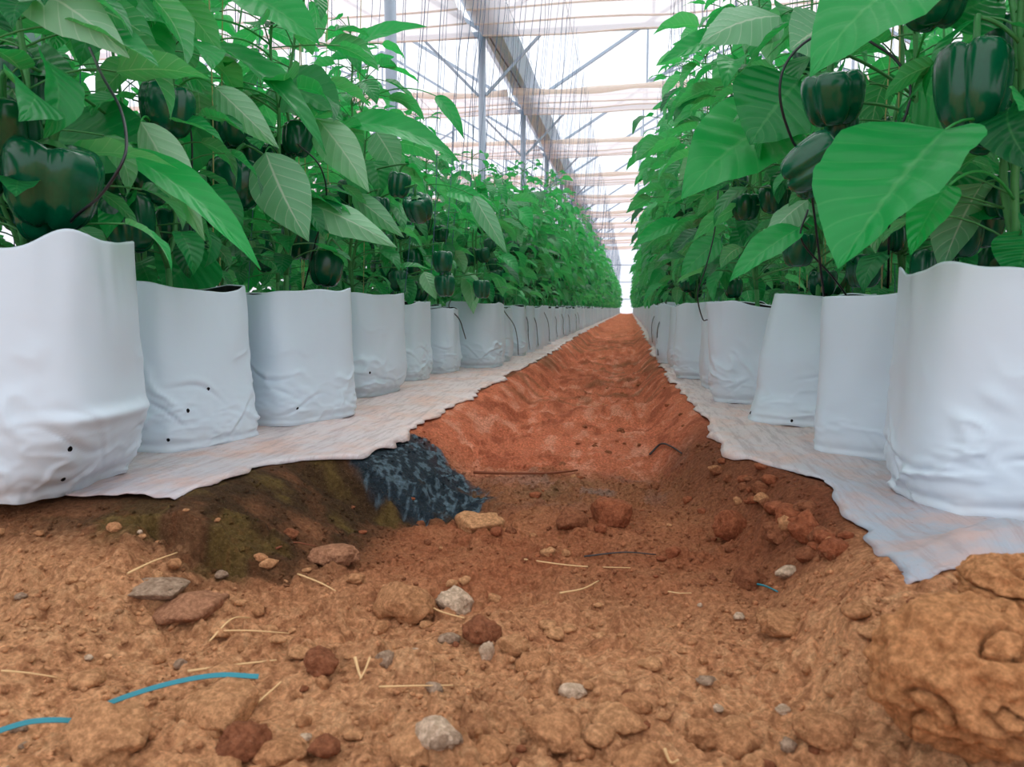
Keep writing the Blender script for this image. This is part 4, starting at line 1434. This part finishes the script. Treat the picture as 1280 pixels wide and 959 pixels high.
ST = [
    (762, 637, 52, 44, 'red', 'large orange-brown soil clod standing alone on the middle of the path', 1, 'soil_clod', .9),
    (716, 648, 42, 28, 'dark', 'rough dark clod just left of the large orange-brown clod', 2, 'soil_clod', .4),
    (916, 655, 40, 44, 'red', 'reddish angular clod left of the heap at the right film edge', 3, 'soil_clod', .8),
    (840, 690, 20, 17, 'red', 'small brick-red clod right of the path middle', 4, 'soil_clod', .8),
    (686, 691, 19, 12, 'orange', 'small smooth pale pebble below the two clods', 5, 'pebble', .2),
    (227, 768, 76, 32, 'mauve', 'flat tilted brown stone with dark shadowed underside on the left', 6, 'stone', 1.0),
    (495, 755, 68, 44, 'tan', 'domed brown clod with a deep dark underside left of the whitish stone', 7, 'soil_clod', .3),
    (568, 750, 46, 30, 'white', 'whitish grainy stone in the middle foreground', 8, 'stone', .4),
    (600, 791, 42, 34, 'dark', 'round brown clod below the whitish stone', 9, 'soil_clod', .3),
    (640, 806, 38, 30, 'orange', 'orange angular stone between two brown clods', 10, 'stone', 1.0),
    (669, 820, 38, 32, 'tan', 'lumpy brown clod right of the orange stone', 11, 'soil_clod', .3),
    (608, 812, 20, 26, 'white', 'small cream pebble left of the orange stone', 12, 'pebble', .3),
    (560, 797, 26, 14, 'grey', 'small flat grey pebble below the domed clod', 13, 'pebble', .3),
    (981, 781, 52, 28, 'tan', 'low tan clod in two lobes right of the foreground middle', 14, 'soil_clod', .3),
    (936, 722, 38, 30, 'dark', 'dark brown clod below the reddish angular one', 15, 'soil_clod', .4),
    (992, 640, 46, 26, 'red', 'uppermost clod of the heap at the right film edge', 16, 'soil_clod', .7),
    (1012, 662, 44, 34, 'red', 'chunky clod in the middle of the right-hand heap', 17, 'soil_clod', .8),
    (974, 668, 38, 28, 'dark', 'dark crumbly clod on the left of the right-hand heap', 18, 'soil_clod', .4),
    (1046, 684, 40, 24, 'red', 'slab-like clod at the right end of the heap', 19, 'soil_clod', .9),
    (1010, 692, 30, 20, 'dark', 'small dark clod at the foot of the right-hand heap', 20, 'soil_clod', .4),
    (985, 716, 24, 15, 'white', 'small white stone below the right-hand heap', 21, 'stone', .6),
    (768, 899, 62, 24, 'orange', 'pale flat stone at the bottom middle of the soil', 22, 'stone', .6),
    (1036, 926, 62, 36, 'tan', 'tan clod with a dark hollow beneath it at the bottom right', 23, 'soil_clod', .4),
    (980, 888, 17, 10, 'white', 'tiny white pebble above the tan hollow clod', 24, 'pebble', .3),
    (300, 926, 56, 42, 'dark', 'smooth brown clod at the bottom left below the blue strap', 25, 'soil_clod', .2),
    (268, 890, 90, 40, 'orange', 'broad pale clod under the right end of the blue strap', 26, 'soil_clod', .3),
    (183, 738, 78, 20, 'grey', 'flat grey stone lying flush in the soil on the left', 27, 'stone', .7),
    (412, 690, 60, 30, 'mauve', 'pinkish buried stone at the foot of the left bank', 28, 'stone', .4),
    (592, 652, 62, 26, 'orange', 'low smooth orange clod below the black patch', 29, 'soil_clod', .3),
    (398, 826, 38, 28, 'dark', 'dark hollowed clod on the left foreground', 30, 'soil_clod', .4),
    (340, 945, 60, 24, 'tan', 'pale clod cut by the lower edge left of the middle', 31, 'soil_clod', .4),
    (120, 925, 90, 50, 'orange', 'broad crumbly clod beneath the blue strap at the lower left', 32, 'soil_clod', .3),
    (690, 920, 70, 34, 'tan', 'broad light clod low in the middle foreground', 34, 'soil_clod', .3),
    (800, 945, 60, 34, 'tan', 'rounded clod at the lower edge right of the middle', 35, 'soil_clod', .3),
    (510, 935, 60, 34, 'orange', 'rounded pale clod at the lower edge left of the middle', 36, 'soil_clod', .3),
    (880, 920, 56, 34, 'tan', 'lumpy tan clod at the lower edge below the low bare soil', 37, 'soil_clod', .3),
]
for (px, py, w, h, m, lab, sd, nm, an) in ST:
    stone(px, py, w, h, m, lab, sd, nm, {'soil_clod': 'soil clod', 'stone': 'stone', 'pebble': 'pebble'}[nm], ang=an)

# the big lumpy clods at the right
def big_clod(px, py, y, rx, ry, rz_, seed, label):
    import bmesh
    bm = bmesh.new(); bmesh.ops.create_icosphere(bm, subdivisions=6, radius=1)
    V = np.array([v.co[:] for v in bm.verts])
    n = fbm(V[:, 0] * 1.6 + seed, V[:, 1] * 1.6, V[:, 2] * 1.6, seed=seed, octaves=3)
    n2 = fbm(V[:, 0] * 5 + seed, V[:, 1] * 5, V[:, 2] * 5, seed=seed + 3, octaves=4)
    cr = np.abs(fbm(V[:, 0] * 1.5 + 9, V[:, 1] * 1.5 + seed, V[:, 2] * 2.0, seed=seed + 5, octaves=3))
    r = 1 + .32 * n + .13 * n2 - .22 * np.exp(-(cr / .05) ** 2)
    lu = lumps(V[:, 0] + V[:, 2] * .6, V[:, 1] - V[:, 2] * .6, .22, seed, .25, .6, .6)
    r = r + .015 * lu
    for v, k, p in zip(bm.verts, r, V): v.co = Vector(p * k)
    me = bpy.data.meshes.new('soil_clod'); bm.to_mesh(me); bm.free()
    for p in me.polygons: p.use_smooth = True
    me.materials.append(M_CLOD['gold'])
    o = link('soil_clod', me)
    c = aty(px, py, y)
    o.location = c; o.scale = (rx, ry, rz_)
    return tag(o, label, 'soil clod', 'clods and stones on the path')


big_clod(1225, 845, .60, .070, .075, .056, 3, 'huge golden-brown soil clod with a deep crack at the lower right')
big_clod(1280, 742, .68, .050, .055, .032, 8, 'rounded golden clod behind the huge cracked one at the right edge')

# scattered small clods (shared models)
pool = [rock_mesh(200 + k, [.3, .8, .5][k % 3], M_CLOD[['tan', 'red', 'orange', 'dark', 'tan', 'orange', 'grey', 'white'][k]], 3) for k in range(8)]
near_k = [0, 2, 4, 5, 0, 2, 5, 4, 0, 2, 4, 5, 6, 3, 7]; far_k = [1, 3, 1, 3, 0]
rg = random.Random(77)
cnt = 0
while cnt < 265:
    px = rg.uniform(-10, 1150); py = rg.uniform(600, 965) if rg.random() < .7 else rg.uniform(470, 600)
    if py < 660 and (px < 430 or px > 900 + (py - 500) * .6): continue
    if py < 600 and (px < 760 - (600 - py) * .2 - 90): continue
    p = ground_hit(px, py)
    el = np.interp(p.y, LY, LX); er = np.interp(p.y, RY, RX)
    if p.y > .95 and (p.x < el + .03 or p.x > er - .02): continue
    s = rg.choice([.004, .005, .006, .008, .011]) * (1 if p.y < 1.2 else 1.1)
    if p.y < .7 and rg.random() < .35: s *= 1.6
    k = rg.choice(near_k if p.y < 1.05 else far_k)
    o = link('soil_clod', pool[k])
    o.location = (p.x, p.y, gz(p.x, p.y) + s * .2); o.scale = (s * rg.uniform(.8, 1.4), s * rg.uniform(.8, 1.3), s * rg.uniform(.55, .95))
    o.rotation_euler = (0, 0, rg.uniform(0, 6))
    nearn = p.y < 1.05
    lab = 'small loose soil crumb lying in the open foreground soil' if nearn else 'small loose soil crumb lying on the red path farther back'
    tag(o, lab, 'soil clod', 'small loose clods')
    cnt += 1
rg = random.Random(31)
for k in range(34):
    t = rg.random(); px = 925 + 140 * t + rg.uniform(-38, 22); py = 588 + 112 * t + rg.uniform(-14, 22)
    p = ground_hit(px, py); s = rg.uniform(.008, .017)
    o = link('soil_clod', pool[rg.choice([1, 3, 1, 3, 0])])
    o.location = (p.x, p.y, gz(p.x, p.y) + s * .25); o.scale = (s * rg.uniform(.8, 1.3), s * rg.uniform(.8, 1.2), s * rg.uniform(.55, .9)); o.rotation_euler = (rg.uniform(-.4, .4), 0, rg.uniform(0, 6))
    tag(o, 'small reddish clod in the crumbly heap along the right film edge', 'soil clod', 'loose clods of the right-hand heap')
# fine crumbs nobody could count
mbc = MB(); rg = np.random.default_rng(4)
import bmesh
bm = bmesh.new(); bmesh.ops.create_icosphere(bm, subdivisions=1, radius=1)
IV = np.array([v.co[:] for v in bm.verts]); IT = np.array([[v.index for v in f.verts] for f in bm.faces]); bm.free()
N = 9000
cy = .48 + 1.3 * rg.random(N) ** 1.7; cx = -1.0 + 1.5 * rg.random(N)
el = np.interp(cy, LY, LX); er = np.interp(cy, RY, RX)
ok = (((cx > el + .02) & (cx < er - .01)) | (cy < np.where(cx < -.2, .98, .82))) & (noise(cx * 6, cy * 6, seed=5) + rg.random(N) * .9 > .15)
cx, cy = cx[ok], cy[ok]; cz = ground_z(cx, cy)
ss = .0012 + .0032 * rg.random(len(cx)) ** 2.5
for k in range(len(cx)):
    J = IV * (1 + .25 * rg.normal(size=(len(IV), 1)))
    mbc.add(J * ss[k] * np.array([1, 1, .8]) + np.array([cx[k], cy[k], cz[k] + ss[k] * .4]), None, IT)
cc = soil_colour(np.repeat(cx, len(IV)), np.repeat(cy, len(IV)), 0) * np.repeat(.75 + .6 * rg.random(len(cx)), len(IV))[:, None]
tag(link('soil_crumbs', mbc.mesh('soil_crumbs', True, M_SOIL, np.hstack([np.clip(cc, 0, 1), np.ones((len(cc), 1))]))), 'fine crumbs scattered over the whole foreground soil', 'soil crumbs', None, 'stuff')


def lay(seq, r, mat, name, label, cat, group=None, lift=.002, flat=False):
    pts = []
    for s in seq:
        p = ground_hit(s[0], s[1]); pts.append((p.x, p.y, gz(p.x, p.y) + lift + (s[2] if len(s) > 2 else 0)))
    P = spline(pts, 6)
    gzz = ground_z(P[:, 0], P[:, 1])
    if len(seq[0]) < 3: P[:, 2] = np.maximum(P[:, 2], gzz + r * .6)
    m_ = MB()
    if not flat:
        tube(m_, P, np.linspace(r, r * .6, len(P)), 6)
    else:
        n = len(P); T = np.gradient(P, axis=0); T /= np.linalg.norm(T, axis=1)[:, None]
        S = np.cross(T, [0, 0, 1]); S /= np.linalg.norm(S, axis=1)[:, None]
        tl = -.7
        S2 = S * math.cos(tl) + np.array([0, 0, 1]) * math.sin(tl)
        Nn = np.cross(S2, T)
        row = [P - S2 * r + Nn * .0006, P + S2 * r + Nn * .0006, P + S2 * r - Nn * .0006, P - S2 * r - Nn * .0006]
        V = np.stack(row, 1).reshape(-1, 3)
        q = list(grid_quads(n, 4, True)) + [(0, 1, 2, 3), (n * 4 - 1, n * 4 - 2, n * 4 - 3, n * 4 - 4)]
        m_.add(V, q)
    return tag(link(name, m_.mesh(name, not flat, mat)), label, cat, group)


lay([(-14, 944, .016), (40, 932, .018), (90, 917, .010), (108, 910, -.002), (125, 903, .010), (200, 888, .020), (270, 876, .022), (324, 868, .014)], .0024, M_BLUE, 'blue_strap',
    'bright blue plastic strap lying across the lower left soil', 'strap', None, .004, True)
SG = 'bits of straw and twig on the soil'
lay([(592, 596, .006), (640, 597, .008), (690, 594, .008), (722, 590, .006)], .0036, M_TWIG, 'twig', 'long reddish brown twig lying across the path beyond the clods', 'twig', SG)
lay([(812, 570, .004), (826, 561, .01), (840, 562, .01), (852, 570, .004)], .003, M_DTWIG, 'twig', 'short curved grey twig arched on the right of the path', 'twig', SG)
lay([(2, 846, .004), (35, 851, .006), (72, 855, .004)], .0011, M_STRAW, 'straw', 'pale straw lying at the left edge above the blue strap', 'straw', SG)
lay([(262, 792, .004), (310, 797, .006), (362, 797, .004)], .0011, M_STRAW, 'straw', 'long thin straw right of the flat tilted stone', 'straw', SG)
lay([(262, 806, .003), (290, 790, .008), (312, 776, .006)], .0013, M_STRAW, 'straw', 'straw slanting across the long thin one near the flat stone', 'straw', SG)
lay([(235, 847, .004), (290, 840, .006), (346, 832, .004)], .0015, M_STRAW, 'straw', 'tan straw just above the blue strap', 'straw', SG)
lay([(474, 866, .004), (520, 866, .005), (566, 861, .004)], .0011, M_STRAW, 'straw', 'straight pale straw in the lower middle', 'straw', SG)
lay([(528, 760, .004), (550, 768, .006), (580, 776, .003)], .0014, M_STRAW, 'straw', 'short straw beside the whitish stone', 'straw', SG)
lay([(700, 751, .004), (728, 744, .006), (748, 733, .006)], .0014, M_STRAW, 'straw', 'bent straw right of the whitish stone', 'straw', SG)
lay([(655, 704, .004), (720, 712, .005), (788, 713, .004)], .0012, M_STRAW, 'straw', 'long thin stalk lying below the small smooth pebble', 'straw', SG)
lay([(730, 699, .004), (780, 696, .005), (820, 698, .004)], .0014, M_DTWIG, 'twig', 'thin grey twig lying above the long stalk', 'twig', SG)
lay([(322, 885, .004), (336, 874, .006), (352, 862, .006)], .0014, M_STRAW, 'straw', 'short straw at the right end of the blue strap', 'straw', SG)
lay([(444, 838, .012), (449, 848, .004), (452, 854, .003)], .0018, M_STRAW, 'straw', 'left blade of the split v-shaped straw scrap', 'straw', SG)
lay([(463, 838, .012), (456, 846, .004), (450, 855, .003)], .0014, M_STRAW, 'straw', 'right blade of the split v-shaped straw scrap', 'straw', SG)
lay([(160, 722, .003), (190, 712, .008), (222, 698, .006)], .0016, M_STRAW, 'straw', 'dry stalk slanting above the flush grey stone', 'straw', SG)
lay([(345, 690, .003), (368, 685, .006), (395, 688, .004)], .0016, M_TWIG, 'twig', 'short twig on the lower left bank', 'twig', SG)
lay([(372, 722, .003), (400, 736, .006), (420, 744, .003)], .0013, M_STRAW, 'straw', 'small straw slanting down left of the domed clod', 'straw', SG)
lay([(835, 745, .004), (850, 747, .004), (864, 747, .004)], .001, M_STRAW, 'straw', 'short straight straw at the right of the path middle', 'straw', SG)
lay([(830, 944, .004), (838, 952, .006), (848, 958, .004)], .0018, M_STRAW, 'straw', 'thick straw end at the bottom edge', 'straw', SG)
lay([(938, 734, .004), (955, 738, .005), (972, 744, .004)], .0016, M_BLUE, 'blue_strap', 'tiny teal plastic scrap lying near the low tan clod', 'plastic scrap')

# ------------------------------------------------------------------ light
w = bpy.data.worlds.new('sky'); bpy.context.scene.world = w; w.use_nodes = True
nt = w.node_tree; nt.nodes.clear()
tc = nt.nodes.new('ShaderNodeTexCoord'); sp = nt.nodes.new('ShaderNodeSeparateXYZ'); nt.links.new(tc.outputs['Generated'], sp.inputs[0])
rp = nt.nodes.new('ShaderNodeValToRGB'); nt.links.new(sp.outputs[2], rp.inputs[0])
rp.color_ramp.elements[0].position = 0.0; rp.color_ramp.elements[0].color = (.70, .76, .85, 1)
rp.color_ramp.elements[1].position = .8; rp.color_ramp.elements[1].color = (1.0, 1.0, 1.0, 1)
bg = nt.nodes.new('ShaderNodeBackground'); nt.links.new(rp.outputs[0], bg.inputs[0]); bg.inputs[1].default_value = 1.6
ow = nt.nodes.new('ShaderNodeOutputWorld'); nt.links.new(bg.outputs[0], ow.inputs[0])
sd = bpy.data.lights.new('sun', 'SUN'); so_ = bpy.data.objects.new('sun', sd); C.objects.link(so_)
sd.energy = 1.8; sd.angle = R(35); sd.color = (1, .98, .96)
so_.rotation_euler = (R(-18), R(8), 0)

sc = bpy.context.scene
sc.view_settings.view_transform = 'Standard'; sc.view_settings.look = 'None'
sc.view_settings.gamma = 1; sc.view_settings.exposure = 0.0
sc.view_settings.use_curve_mapping = False
sc.cycles.max_bounces = 8; sc.cycles.transparent_max_bounces = 12
